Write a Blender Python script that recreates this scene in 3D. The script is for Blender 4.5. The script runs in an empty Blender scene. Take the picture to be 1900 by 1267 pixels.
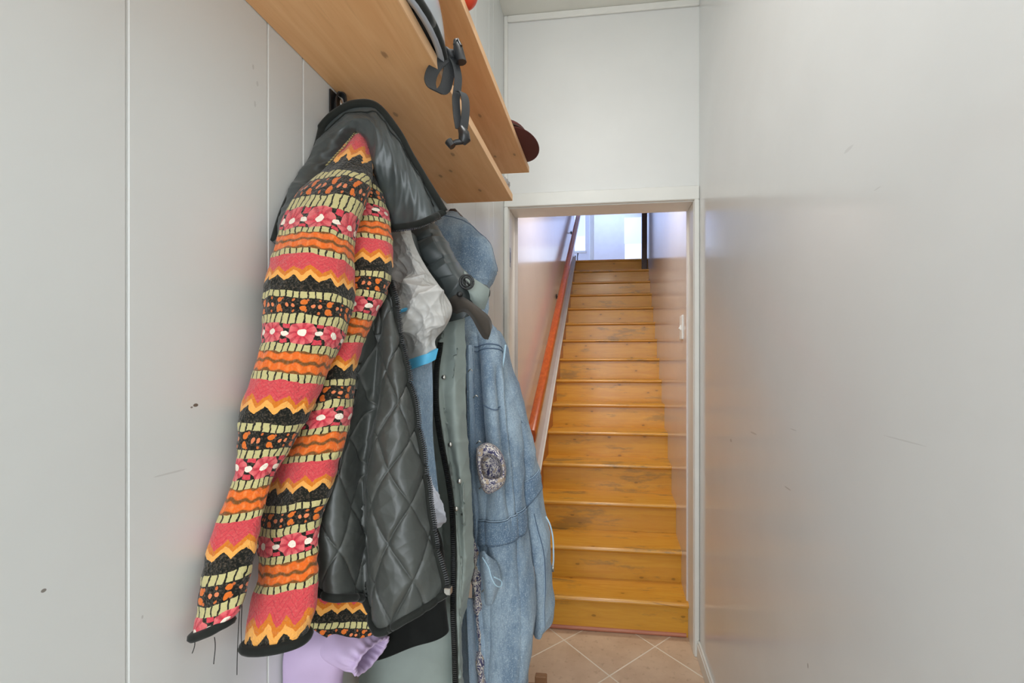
import bpy, math, random
import numpy as np

SC = bpy.context.scene
COL = SC.collection
random.seed(7)

# ------------------------------------------------------------------ camera
FPX, PX0, HZ = 800.0, 1032.0, 673.0          # focal length, principal column, horizon row (1900 x 1267)
YAW = math.atan(90 / 800)
CZ = 1.31
cy, sy = math.cos(YAW), math.sin(YAW)
cam = bpy.data.cameras.new('camera')
cam.sensor_width = 36
cam.lens = 36 * FPX / 1900
cam.shift_x = -(PX0 - 950) / 1900
cam.shift_y = (HZ - 633.5) / 1900
cam.clip_start = 0.02
camo = bpy.data.objects.new('camera', cam)
COL.objects.link(camo)
camo.location = (0, 0, CZ)
camo.rotation_euler = (math.pi / 2, 0, YAW)
SC.camera = camo

# ------------------------------------------------------------------ light
SC.view_settings.view_transform = 'Standard'
SC.view_settings.look = 'None'
SC.view_settings.gamma = 1
SC.view_settings.use_curve_mapping = False
SC.view_settings.exposure = 0.0
W = bpy.data.worlds.new('daylight')
W.use_nodes = True
W.node_tree.nodes['Background'].inputs[0].default_value = (0.80, 0.90, 1.0, 1)
W.node_tree.nodes['Background'].inputs[1].default_value = 1.2
SC.world = W


def area(name, loc, rot, sx, sy_, power, col):
    l = bpy.data.lights.new(name, 'AREA')
    l.shape = 'RECTANGLE'
    l.size, l.size_y, l.energy, l.color = sx, sy_, power, col
    o = bpy.data.objects.new(name, l)
    o.location, o.rotation_euler = loc, rot
    COL.objects.link(o)
    return o


R90 = math.pi / 2
area('entry_daylight', (-0.10, -1.55, 1.45), (R90, 0, 0), 0.62, 2.3, 26, (0.91, 0.965, 1.0))
area('added_hall_fill', (-0.12, 0.45, 2.915), (0, 0, 0), 0.5, 0.5, 12.6, (0.98, 0.975, 0.96))  # unseen light added under the ceiling to brighten the hall
area('added_stair_fill', (0.0, 2.24, 2.75), (math.radians(-3), 0, 0), 0.24, 0.16, 13, (1.0, 0.95, 0.87))  # added light hidden above the doorway, brightens the lower steps and walls
area('upper_window_daylight', (-1.45, 6.6, 3.9), (0, -R90, 0), 1.6, 1.6, 42, (0.40, 0.57, 1.0))
area('upper_room_daylight', (0.1, 8.8, 4.85), (0, 0, 0), 1.2, 1.0, 28, (0.42, 0.58, 1.0))

# ------------------------------------------------------------------ object helpers


def link(o, parent=None):
    COL.objects.link(o)
    if parent is not None:
        o.parent = parent
    return o


def tag(o, label=None, cat=None, group=None, kind=None):
    if label: o['label'] = label
    if cat: o['category'] = cat
    if group: o['group'] = group
    if kind: o['kind'] = kind
    return o


def thing(name, label, cat, loc, group=None):
    o = bpy.data.objects.new(name, None)
    o.empty_display_size = 0.05
    o.location = loc
    link(o)
    return tag(o, label, cat, group)


def mesh(name, verts, faces, mat, parent=None, uv=None, smooth=True, sharp=None):
    """verts in world space; moved to the parent's local space"""
    v = np.asarray(verts, dtype=np.float64).reshape(-1, 3)
    if parent is not None:
        off = np.array(parent.location)
        p = parent.parent
        while p is not None:
            off = off + np.array(p.location)
            p = p.parent
        v = v - off
    me = bpy.data.meshes.new(name)
    me.from_pydata(v.tolist(), [], faces if isinstance(faces, list) else faces.tolist())
    if uv is not None:
        l = me.uv_layers.new(name='UVMap')
        idx = np.empty(len(me.loops), dtype=np.int64)
        me.loops.foreach_get('vertex_index', idx)
        l.data.foreach_set('uv', np.asarray(uv, dtype=np.float32)[idx].ravel())
    if smooth:
        me.polygons.foreach_set('use_smooth', np.ones(len(me.polygons), dtype=bool))
    if mat is not None:
        me.materials.append(mat)
    me.update()
    if sharp:
        try:
            me.set_sharp_from_angle(angle=math.radians(sharp))
        except Exception:
            pass
    o = bpy.data.objects.new(name, me)
    return link(o, parent)


class MB:
    """collects simple shapes for one mesh"""

    def __init__(self):
        self.v, self.f = [], []

    def box(self, x0, x1, y0, y1, z0, z1, b=0.0):
        n = len(self.v)
        if b <= 0:
            for z in (z0, z1):
                for y in (y0, y1):
                    for x in (x0, x1):
                        self.v.append((x, y, z))
            q = [(0, 2, 3, 1), (4, 5, 7, 6), (0, 1, 5, 4), (2, 6, 7, 3), (0, 4, 6, 2), (1, 3, 7, 5)]
            self.f += [tuple(n + i for i in a) for a in q]
            return self
        # chamfered box: 24 verts
        C = [(x0, x1), (y0, y1), (z0, z1)]
        idx = {}
        for sx in (0, 1):
            for sy_ in (0, 1):
                for sz in (0, 1):
                    s = (sx, sy_, sz)
                    for ax in range(3):
                        p = []
                        for k in range(3):
                            e = C[k][s[k]]
                            if k != ax:
                                e += b if s[k] == 0 else -b
                            p.append(e)
                        idx[(s, ax)] = len(self.v)
                        self.v.append(tuple(p))
        F = []
        for ax in range(3):
            o1, o2 = [k for k in range(3) if k != ax]
            for sd in (0, 1):
                loop = []
                for a, bb in ((0, 0), (1, 0), (1, 1), (0, 1)):
                    s = [0, 0, 0]; s[ax] = sd; s[o1] = a; s[o2] = bb
                    loop.append(idx[(tuple(s), ax)])
                F.append(loop)
        for e in range(3):
            o1, o2 = [k for k in range(3) if k != e]
            for a in (0, 1):
                for bb in (0, 1):
                    s0 = [0, 0, 0]; s0[o1] = a; s0[o2] = bb
                    s1 = list(s0); s0[e] = 0; s1[e] = 1
                    F.append([idx[(tuple(s0), o1)], idx[(tuple(s1), o1)], idx[(tuple(s1), o2)], idx[(tuple(s0), o2)]])
        for s in [(a, bb, c_) for a in (0, 1) for bb in (0, 1) for c_ in (0, 1)]:
            F.append([idx[(s, 0)], idx[(s, 1)], idx[(s, 2)]])
        ctr = np.array([(x0 + x1) / 2, (y0 + y1) / 2, (z0 + z1) / 2])
        for lp in F:
            p = np.array([self.v[i] for i in lp])
            nn = np.cross(p[1] - p[0], p[2] - p[0])
            if np.dot(nn, p.mean(0) - ctr) < 0:
                lp = lp[::-1]
            self.f.append(tuple(lp))
        return self

    def prism(self, poly, axis, a0, a1):
        """polygon (2D list) extruded along an axis; poly gives the two other coordinates in order"""
        n = len(self.v); k = len(poly)
        for a in (a0, a1):
            for p in poly:
                q = list(p); q.insert(axis, a); self.v.append(tuple(q))
        self.f.append(tuple(n + i for i in range(k)))
        self.f.append(tuple(n + k + i for i in range(k))[::-1])
        for i in range(k):
            j = (i + 1) % k
            self.f.append((n + i, n + k + i, n + k + j, n + j))
        return self

    def tube(self, pts, r, seg=8, caps=True):
        pts = np.asarray(pts, float); m = len(pts)
        rr = np.full(m, r) if np.isscalar(r) else np.asarray(r, float)
        tan = np.gradient(pts, axis=0)
        tan /= np.linalg.norm(tan, axis=1)[:, None] + 1e-12
        up = np.array([0, 0, 1.0])
        if abs(tan[0] @ up) > 0.9: up = np.array([1.0, 0, 0])
        nrm = np.cross(tan[0], up); nrm /= np.linalg.norm(nrm)
        n0 = len(self.v)
        for i in range(m):
            nrm = nrm - tan[i] * (nrm @ tan[i]); nrm /= np.linalg.norm(nrm) + 1e-12
            bi = np.cross(tan[i], nrm)
            for k in range(seg):
                a = 2 * math.pi * k / seg
                self.v.append(tuple(pts[i] + rr[i] * (math.cos(a) * nrm + math.sin(a) * bi)))
        for i in range(m - 1):
            for k in range(seg):
                k2 = (k + 1) % seg
                self.f.append((n0 + i * seg + k, n0 + i * seg + k2, n0 + (i + 1) * seg + k2, n0 + (i + 1) * seg + k))
        if caps:
            self.f.append(tuple(n0 + k for k in range(seg))[::-1])
            self.f.append(tuple(n0 + (m - 1) * seg + k for k in range(seg)))
        return self

    def ribbon(self, pts, wdir, w, th=0.0012):
        """flat strap: wdir per point or one vector"""
        pts = np.asarray(pts, float); m = len(pts)
        wd = np.asarray(wdir, float)
        if wd.ndim == 1: wd = np.tile(wd, (m, 1))
        wd = wd / np.linalg.norm(wd, axis=1)[:, None]
        tan = np.gradient(pts, axis=0); tan /= np.linalg.norm(tan, axis=1)[:, None] + 1e-12
        nn = np.cross(tan, wd); nn /= np.linalg.norm(nn, axis=1)[:, None] + 1e-12
        n0 = len(self.v)
        for i in range(m):
            for a, b in ((-1, -1), (1, -1), (1, 1), (-1, 1)):
                self.v.append(tuple(pts[i] + wd[i] * a * w / 2 + nn[i] * b * th / 2))
        for i in range(m - 1):
            for k in range(4):
                k2 = (k + 1) % 4
                self.f.append((n0 + i * 4 + k, n0 + i * 4 + k2, n0 + i * 4 + 4 + k2, n0 + i * 4 + 4 + k))
        self.f.append((n0 + 3, n0 + 2, n0 + 1, n0)); e = n0 + 4 * (m - 1)
        self.f.append((e, e + 1, e + 2, e + 3))
        return self

    def ellipsoid(self, c, r, nu=24, nv=16, fn=None):
        n0 = len(self.v); c = np.array(c, float); r = np.array(r, float)
        for j in range(nv + 1):
            th = math.pi * j / nv
            for i in range(nu):
                ph = 2 * math.pi * i / nu
                d = np.array([math.sin(th) * math.cos(ph), math.sin(th) * math.sin(ph), math.cos(th)])
                k = fn(d) if fn else 1.0
                self.v.append(tuple(c + r * d * k))
        for j in range(nv):
            for i in range(nu):
                i2 = (i + 1) % nu
                self.f.append((n0 + j * nu + i, n0 + (j + 1) * nu + i, n0 + (j + 1) * nu + i2, n0 + j * nu + i2))
        return self

    def build(self, name, mat, parent=None, smooth=False, sharp=None):
        return mesh(name, self.v, [tuple(f) for f in self.f], mat, parent, smooth=smooth, sharp=sharp)


# ------------------------------------------------------------------ node helpers
class NT:
    t = None


def new_mat(name):
    m = bpy.data.materials.new(name)
    m.use_nodes = True
    NT.t = m.node_tree
    NT.b = NT.t.nodes['Principled BSDF']
    return m


def setp(inp, val):
    s = NT.b.inputs[inp]
    if isinstance(val, S): NT.t.links.new(val.s, s)
    elif hasattr(val, '__len__'): s.default_value = tuple(val) + ((1,) if len(val) == 3 else ())
    else: s.default_value = val


class S:
    def __init__(self, s): self.s = s
    def __add__(a, b): return mth('ADD', a, b)
    def __radd__(a, b): return mth('ADD', b, a)
    def __sub__(a, b): return mth('SUBTRACT', a, b)
    def __rsub__(a, b): return mth('SUBTRACT', b, a)
    def __mul__(a, b): return mth('MULTIPLY', a, b)
    def __rmul__(a, b): return mth('MULTIPLY', b, a)
    def __truediv__(a, b): return mth('DIVIDE', a, b)


def put(sock, v):
    if isinstance(v, S): NT.t.links.new(v.s, sock)
    elif hasattr(v, '__len__'):
        sock.default_value = tuple(v) + ((1,) if len(v) == 3 and len(sock.default_value) == 4 else ())
    else: sock.default_value = v


def mth(op, a, b=None, c=None, clamp=False):
    n = NT.t.nodes.new('ShaderNodeMath'); n.operation = op; n.use_clamp = clamp
    put(n.inputs[0], a)
    if b is not None: put(n.inputs[1], b)
    if c is not None: put(n.inputs[2], c)
    return S(n.outputs[0])


def sn(a): return mth('SINE', a)
def ab(a): return mth('ABSOLUTE', a)
def fr(a): return mth('FRACT', a)
def lt(a, b): return mth('LESS_THAN', a, b)
def gt(a, b): return mth('GREATER_THAN', a, b)
def mn(a, b): return mth('MINIMUM', a, b)
def mx(a, b): return mth('MAXIMUM', a, b)
def tri(a): return ab(fr(a) - 0.5) * 2.0          # 1 at whole numbers, 0 halfway


def smooth(a, lo, hi):
    n = NT.t.nodes.new('ShaderNodeMapRange'); n.interpolation_type = 'SMOOTHSTEP'
    put(n.inputs[0], a); n.inputs[1].default_value = lo; n.inputs[2].default_value = hi
    return S(n.outputs[0])


def mix(f, a, b):
    n = NT.t.nodes.new('ShaderNodeMix'); n.data_type = 'RGBA'
    put(n.inputs['Factor'], f); put(n.inputs[6], a); put(n.inputs[7], b)
    return S(n.outputs[2])


def coords(kind='Object', scale=None):
    n = NT.t.nodes.new('ShaderNodeTexCoord'); s = n.outputs[kind]
    if scale is not None:
        mp = NT.t.nodes.new('ShaderNodeMapping'); mp.inputs['Scale'].default_value = scale
        NT.t.links.new(s, mp.inputs[0]); s = mp.outputs[0]
    return S(s)


def xyz(v):
    n = NT.t.nodes.new('ShaderNodeSeparateXYZ'); NT.t.links.new(v.s, n.inputs[0])
    return S(n.outputs[0]), S(n.outputs[1]), S(n.outputs[2])


def noise(vec, scale, detail=3, rough=0.5, dist=0.0):
    n = NT.t.nodes.new('ShaderNodeTexNoise')
    if vec is not None: NT.t.links.new(vec.s, n.inputs['Vector'])
    n.inputs['Scale'].default_value = scale; n.inputs['Detail'].default_value = detail
    n.inputs['Roughness'].default_value = rough; n.inputs['Distortion'].default_value = dist
    return S(n.outputs[0])


def vor(vec, scale, rnd=1.0, feature='F1'):
    n = NT.t.nodes.new('ShaderNodeTexVoronoi'); n.feature = feature
    if vec is not None: NT.t.links.new(vec.s, n.inputs['Vector'])
    n.inputs['Scale'].default_value = scale; n.inputs['Randomness'].default_value = rnd
    return S(n.outputs['Distance'])


def bump(h, strength=0.3, dist=0.002):
    n = NT.t.nodes.new('ShaderNodeBump')
    n.inputs['Strength'].default_value = strength; n.inputs['Distance'].default_value = dist
    put(n.inputs['Height'], h)
    NT.t.links.new(n.outputs[0], NT.b.inputs['Normal'])


def rgb(r, g, b):
    f = lambda c: (c / 255 / 12.92) if c / 255 <= 0.04045 else ((c / 255 + 0.055) / 1.055) ** 2.4
    return (f(r), f(g), f(b), 1.0)


# ------------------------------------------------------------------ materials
def plain(name, col, rough=0.5, metal=0.0, var=0.06, nscale=8, bmp=0.0, bscale=120, coat=0.0, spec=0.5):
    m = new_mat(name)
    o = coords('Object')
    n = noise(o, nscale, 4)
    c2 = tuple(max(0, x * (1 - var * 2)) for x in col[:3]) + (1,)
    setp('Base Color', mix(smooth(n, 0.3, 0.7), c2, col))
    setp('Roughness', rough); setp('Metallic', metal); setp('Specular IOR Level', spec)
    if coat: setp('Coat Weight', coat); setp('Coat Roughness', 0.12)
    if bmp: bump(noise(o, bscale, 3), bmp, 0.001)
    return m


def wall_mat(name, col, rough, specks=(), scuff=0.25, axis=1, spec=0.5, grain=False):
    """painted wall; specks = (a, z, ra, rz, strength) small dirt marks at their own place on the wall"""
    m = new_mat(name)
    o = coords('Object'); x, y, z = xyz(o)
    a = y if axis == 1 else x
    n1 = noise(o, 2.2, 4, 0.6)
    base = mix(smooth(n1, 0.3, 0.75), tuple(c * 0.95 for c in col[:3]) + (1,), col)
    st = coords('Object', (3, 3, 22) if not grain else (40, 3, 1.2))
    sc = smooth(noise(st, 3.0, 6, 0.7, 1.0), 0.66, 0.80) * scuff
    base = mix(sc, base, tuple(c * 0.72 for c in col[:3]) + (1,))
    if specks:
        tot = None
        wob = noise(o, 160, 2) * 0.9 + 0.55
        for (pa, pz, ra, rz, k) in specks:
            da = (a - pa) / ra; dz = (z - pz) / rz
            d = (da * da + dz * dz) * wob
            mk = (1.0 - smooth(d, 0.45, 1.0)) * k
            tot = mk if tot is None else mx(tot, mk)
        base = mix(tot, base, rgb(92, 80, 68))
    setp('Base Color', base)
    setp('Roughness', rough); setp('Specular IOR Level', spec)
    bump(noise(o, 55, 4), 0.05, 0.001)
    return m


def wood(name, light, dark, axis, rough=0.35, coat=0.0, knots=0.7, wear=0.0, kscale=3.0, flat=2):
    m = new_mat(name)
    sc = [14, 14, 14]; sc[axis] = 1.1
    g = coords('Object', tuple(sc))
    rings = noise(g, 3.0, 6, 0.62, 1.2)
    fine = noise(coords('Object', tuple(60 if i != axis else 3 for i in range(3))), 4.0, 3)
    base = mix(smooth(rings, 0.25, 0.80), dark, light)
    base = mix(smooth(fine, 0.55, 0.8) * 0.25, base, tuple(c * 0.7 for c in dark[:3]) + (1,))
    xs = xyz(coords('Object')); oth = [k for k in range(3) if k not in (axis, flat)][0]
    cn = NT.t.nodes.new('ShaderNodeCombineXYZ')
    put(cn.inputs[0], xs[axis] * 1.0 + xs[flat] * 7.3); put(cn.inputs[1], xs[oth] * 1.9)
    kn = vor(S(cn.outputs[0]), kscale); [n_ for n_ in NT.t.nodes if n_.bl_idname == 'ShaderNodeTexVoronoi'][-1].voronoi_dimensions = '2D'
    kn = kn + (fine - 0.5) * 0.05
    kmask = (1.0 - smooth(kn, 0.022, 0.048)) * knots
    base = mix(kmask, base, tuple(c * 0.28 for c in dark[:3]) + (1,))
    halo = (1.0 - smooth(kn, 0.04, 0.16)) * 0.35 * (knots > 0)
    base = mix(halo, base, tuple(c * 0.85 for c in dark[:3]) + (1,))
    if wear:
        ws = [7, 7, 7]; ws[axis] = 1.6
        wn = smooth(noise(coords('Object', tuple(ws)), 1.6, 6, 0.7), 0.54, 0.66) * wear
        base = mix(wn, base, rgb(124, 104, 66))
    setp('Base Color', base); setp('Roughness', rough)
    if coat: setp('Coat Weight', coat); setp('Coat Roughness', 0.15)
    bump(rings, 0.08, 0.002)
    return m


def fleece_mat(name):
    """printed fleece: flower band, dashes, orange waves, zigzag, black band, dotted band, repeating"""
    m = new_mat(name)
    u, v, _ = xyz(coords('UV'))
    wv = coords('Object')
    n0 = noise(wv, 45, 3) - 0.5
    n1 = noise(coords('Object', (1, 1.3, 1.1)), 60, 3) - 0.5
    u = u + n1 * 0.009
    v = v + n0 * 0.010
    P = 0.155
    q = fr(v / P)
    blk, cream = rgb(24, 25, 20), rgb(198, 188, 132)
    pink, rose, white = rgb(214, 62, 78), rgb(228, 110, 112), rgb(246, 232, 214)
    ora, oraD, brn, yel = rgb(232, 108, 34), rgb(214, 120, 32), rgb(120, 74, 30), rgb(244, 172, 84)

    def cell(off, size, uo=0.0):
        lu = (fr(u / size + uo) - 0.5) * size
        lv = (q - off) * P
        return lu, lv

    # flowers (0 .. .15)
    lu, lv = cell(0.075, 0.040)
    r = mth('SQRT', lu * lu * 0.72 + lv * lv)
    ang = mth('ARCTAN2', lv, lu)
    pet = r + sn(ang * 8.0) * 0.0011
    fl = mix(smooth(sn(ang * 8.0 + 1.57), -0.2, 0.9) * 0.75, mix(smooth(r, 0.004, 0.013), pink, rose), rgb(176, 36, 58))
    flower = mix(gt(pet, 0.0142), fl, blk)
    lu2, lv2 = cell(0.075, 0.040, 0.5)
    small = mth('SQRT', lu2 * lu2 * 0.35 + lv2 * lv2)
    flower = mix(lt(small, 0.0032), flower, white)
    cor = mth('MULTIPLY', lt(ab(ab(lv2) - 0.0092), 0.0024), lt(ab(lu2), 0.0045))
    flower = mix(cor, flower, pink)
    flower = mix(lt(mth('SQRT', lu * lu * 0.6 + lv * lv), 0.0038), flower, white)
    # dashes
    dq = fr(u / 0.0088)
    dash = mix(mth('MULTIPLY', gt(dq, 0.20), lt(dq, 0.98)), blk, cream)
    # orange waves (.21 .. .37)
    wl = (q - 0.21) / 0.16 + sn(u * 350.0) * 0.05
    ln = tri(wl * 2.0)
    wave = mix(smooth(ln, 0.50, 0.85), ora, brn)
    wave = mix(smooth(sn(u * 520.0), 0.3, 1.0) * (1.0 - smooth(ln, 0.25, 0.6)) * 0.5, wave, rgb(250, 150, 80))
    # zigzag block (.43 .. .755)
    z = q + (tri(u / 0.021) - 0.5) * 0.06
    pk = mix(smooth(tri(z * 28.0), 0.8, 0.95) * 0.5, rgb(212, 74, 80), rgb(160, 40, 58))
    zz = mix(gt(z, 0.565), pk, oraD)
    zz = mix(gt(z, 0.605), zz, yel)
    zz = mix(gt(z, 0.650), zz, blk)
    # dotted band (.81 .. .935)
    lu3, lv3 = cell(0.872, 0.030)
    d1 = mth('SQRT', lu3 * lu3 + (ab(lv3) - 0.0045) * (ab(lv3) - 0.0045))
    lu4, lv4 = cell(0.872, 0.030, 0.5)
    d2 = mth('SQRT', (ab(lu4) - 0.0038) * (ab(lu4) - 0.0038) + lv4 * lv4)
    lu5, lv5 = cell(0.872, 0.015, 0.25)
    d3 = mth('SQRT', lu5 * lu5 + (ab(lv5) - 0.0068) * (ab(lv5) - 0.0068))
    dots = mix(lt(d1, 0.0036), blk, rgb(222, 112, 36))
    dots = mix(lt(d2, 0.0024), dots, rgb(226, 130, 84))
    dots = mix(lt(d3, 0.0016), dots, rgb(204, 104, 50))
    # assemble
    c = mix(gt(q, 0.155), flower, dash)
    c = mix(gt(q, 0.21), c, wave)
    c = mix(gt(q, 0.375), c, dash)
    c = mix(gt(q, 0.43), c, zz)
    c = mix(gt(q, 0.755), c, dash)
    c = mix(gt(q, 0.81), c, dots)
    c = mix(gt(q, 0.935), c, dash)
    # thin dark rule at the borders of the dashed rows
    fz = noise(wv, 420, 2)
    c = mix(smooth(fz, 0.45, 0.8) * 0.22, c, mix(0.5, c, rgb(250, 215, 180)))
    setp('Base Color', c)
    setp('Roughness', 0.95); setp('Specular IOR Level', 0.15)
    setp('Sheen Weight', 0.25); setp('Sheen Roughness', 0.5)
    bump(fz + noise(wv, 130, 3) * 1.2, 0.7, 0.003)
    return m


def denim_mat(name, light, dark, fade=1.0):
    m = new_mat(name)
    o = coords('Object')
    big = noise(coords('Object', (6, 6, 2.6)), 1.7, 5, 0.65)
    st = noise(coords('Object', (160, 160, 26)), 3.0, 4, 0.7)
    gr = noise(o, 380, 2, 0.7)
    wv = noise(o, 700, 1)
    c = mix(smooth(big, 0.36, 0.64) * fade, dark, light)
    c = mix(smooth(st, 0.42, 0.70) * 0.38, c, tuple(x * 0.50 for x in dark[:3]) + (1,))
    c = mix(smooth(gr, 0.50, 0.72) * 0.42, c, rgb(206, 218, 226))
    setp('Base Color', c); setp('Roughness', 0.9); setp('Specular IOR Level', 0.2)
    setp('Sheen Weight', 0.15)
    bump(st + wv * 0.8, 0.35, 0.0015)
    return m


def paisley_mat(name):
    m = new_mat(name)
    o = coords('Object')
    n = noise(o, 40, 2, 0.5, 2.5)
    ring = tri(n * 7.0)
    c = mix(smooth(ring, 0.42, 0.60), rgb(216, 208, 198), rgb(78, 74, 108))
    c = mix(smooth(noise(o, 120, 2), 0.58, 0.66), c, rgb(60, 58, 92))
    c = mix(smooth(noise(coords('Object', (1.2, 1, 1)), 70, 1), 0.62, 0.66), c, rgb(170, 152, 132))
    setp('Base Color', c); setp('Roughness', 0.85)
    return m


def nylon(name, col, rough=0.4, sheen=0.0, var=0.12, spec=0.5):
    m = new_mat(name)
    o = coords('Object')
    n = noise(o, 14, 4)
    w = noise(o, 900, 1)
    c = mix(smooth(n, 0.3, 0.7), tuple(x * (1 - var) for x in col[:3]) + (1,), tuple(x * (1 + var) for x in col[:3]) + (1,))
    setp('Base Color', c); setp('Roughness', rough); setp('Specular IOR Level', spec)
    if sheen: setp('Sheen Weight', sheen); setp('Sheen Roughness', 0.4)
    bump(n * 0.6 + w * 0.15, 0.12, 0.002)
    return m


def emit(name, col, k):
    m = new_mat(name)
    setp('Base Color', (0, 0, 0)); setp('Emission Color', col); setp('Emission Strength', k)
    return m


M = {}
M['white_trim'] = plain('white_trim_paint', rgb(232, 231, 225), 0.35, var=0.02)
M['ceiling'] = plain('ceiling_paint', rgb(226, 225, 216), 0.6, var=0.02)
M['wall_end'] = wall_mat('end_wall_paint', rgb(228, 228, 225), 0.45, scuff=0.10, axis=0, grain=True)
XW, XR = -0.470, 0.420                      # hall side walls
YF, YB = 1.990, 2.118                       # faces of the wall with the doorway
M['wall_right'] = wall_mat('right_wall_paint', rgb(229, 230, 229), 0.15, scuff=0.10, spec=0.6, specks=[
    (1.02, 1.16, .020, .0012, .22), (0.80, 1.68, .016, .004, .12), (0.72, 1.58, .010, .0012, .15),
    (1.28, 1.11, .030, .003, .25), (1.05, 1.02, .02, .002, .3), (0.66, 1.20, .05, .0012, .14), (1.5, 1.05, .012, .006, .3),
    (0.95, 0.68, .003, .006, .5)])
M['wall_left'] = wall_mat('left_wall_paint', rgb(223, 225, 223), 0.36, scuff=0.10, specks=[
    (0.449, 1.261, .0035, .0022, .95), (0.444, 1.259, .0016, .0012, .8), (0.313, 1.118, .0022, .0018, .8),
    (0.268, 1.091, .006, .002, .6), (0.268, 1.106, .003, .0015, .4), (0.391, 1.05, .001, .002, .3),
    (0.531, 1.708, .002, .004, .22), (0.538, 1.690, .002, .004, .2), (0.534, 1.66, .002, .005, .2),
    (0.42, 1.19, .02, .0012, .18), (0.50, 1.86, .03, .0012, .2)])
M['stair_wall'] = wall_mat('stairwell_gloss_paint', rgb(218, 208, 204), 0.14, scuff=0.12, spec=0.6)
M['upper_wall'] = plain('upper_wall_paint', rgb(232, 232, 236), 0.5, var=0.02)
M['stair_tread'] = wood('varnished_tread_wood', rgb(224, 166, 62), rgb(208, 142, 46), 0, 0.26, 0.25, 0.8, 0.75, 3.4)
M['stair_riser'] = wood('varnished_riser_wood', rgb(226, 168, 60), rgb(214, 150, 48), 0, 0.30, 0.20, 0.85, 0.5, 3.4, 1)
M['skirt_wood'] = wood('varnished_skirt_wood', rgb(196, 122, 50), rgb(170, 98, 36), 1, 0.35, 0.15, 0.3, 0.2)
M['rail_wood'] = wood('orange_rail_wood', rgb(198, 96, 34), rgb(166, 70, 20), 1, 0.28, 0.4, 0.0)
M['pink_wood'] = wood('pinkish_molding_wood', rgb(206, 140, 112), rgb(186, 112, 88), 0, 0.4, 0, 0.2)
M['pine'] = wood('pine_shelf_wood', rgb(236, 186, 132), rgb(224, 168, 114), 1, 0.5, 0, 0.85, 0.0, 4.6)
M['pine_edge'] = wood('sawn_pine_edge', rgb(240, 196, 150), rgb(226, 176, 128), 1, 0.6, 0, 0.35, 0.0, 5)
M['dark_wood'] = wood('dark_brown_wood', rgb(74, 48, 36), rgb(44, 28, 22), 1, 0.4, 0.2, 0)
M['black'] = plain('black_plastic', rgb(34, 35, 36), 0.32, var=0.1)
M['strap'] = plain('black_webbing', rgb(46, 48, 50), 0.5, var=0.1, bmp=0.3, bscale=600)
M['helmet'] = plain('grey_helmet_shell', rgb(176, 182, 190), 0.22, var=0.04, coat=0.3)
M['red'] = plain('orange_red_rubber', rgb(222, 70, 40), 0.45)
M['cap'] = plain('brown_felt', rgb(92, 46, 42), 0.85, bmp=0.5, bscale=300)
M['metal'] = plain('dull_metal', rgb(190, 188, 182), 0.3, 1.0)
M['fleece'] = fleece_mat('printed_fleece')
M['cream'] = plain('cream_fleece', rgb(198, 188, 132), 0.95, bmp=0.5, bscale=400)
M['satin'] = nylon('black_satin_lining', rgb(66, 72, 72), 0.31, 0.1, 0.15)
M['quilt'] = nylon('black_quilted_lining', rgb(64, 67, 64), 0.36, 0.1, 0.10)
M['trimblack'] = nylon('black_knit_binding', rgb(34, 36, 33), 0.85, 0.2, 0.2, 0.2)
M['silver'] = nylon('silver_grey_nylon', rgb(186, 184, 180), 0.36, 0.0, 0.06)
M['bluetrim'] = nylon('sky_blue_trim', rgb(86, 176, 216), 0.55)
M['parka'] = nylon('grey_green_parka_shell', rgb(134, 144, 139), 0.55, 0.1, 0.08)
M['parka_dark'] = nylon('dark_grey_parka_collar', rgb(62, 68, 68), 0.42, 0.1, 0.1)
M['brownfleece'] = nylon('dark_brown_fleece', rgb(70, 64, 58), 0.95, 0.3, 0.15, 0.1)
M['blackcloth'] = nylon('dull_black_cloth', rgb(28, 29, 28), 0.95, 0.1, 0.25, 0.1)
M['lilac'] = nylon('lilac_shell', rgb(192, 170, 204), 0.6, 0.1, 0.06)
M['lavgrey'] = nylon('pale_grey_jersey', rgb(196, 200, 212), 0.9, 0.2, 0.08)
M['denim'] = denim_mat('washed_denim', rgb(152, 170, 184), rgb(100, 122, 144))
M['denim_dark'] = denim_mat('dark_seam_denim', rgb(118, 140, 160), rgb(84, 106, 130))
M['denim_light'] = denim_mat('pale_denim', rgb(158, 178, 196), rgb(124, 148, 172))
M['thread'] = plain('seam_thread', rgb(92, 110, 132), 0.9)
M['palecord'] = plain('pale_blue_cord', rgb(178, 208, 226), 0.8)
M['paisley'] = paisley_mat('paisley_cotton')
m = new_mat('clear_crumpled_plastic')
setp('Base Color', rgb(236, 238, 240)); setp('Roughness', 0.15); setp('Transmission Weight', 0.75); setp('IOR', 1.3)
bump(noise(coords('Object'), 60, 3), 0.6, 0.004); M['plastic'] = m


def tile_mat():
    m = new_mat('beige_floor_tile')
    o = coords('Object')
    n = noise(o, 6, 5, 0.6)
    c = mix(smooth(n, 0.3, 0.7), rgb(198, 170, 144), rgb(214, 188, 162))
    c = mix(smooth(noise(o, 40, 4), 0.56, 0.75) * 0.4, c, rgb(150, 120, 96))
    setp('Base Color', c); setp('Roughness', 0.38)
    bump(noise(o, 30, 4), 0.08, 0.001)
    return m


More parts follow.
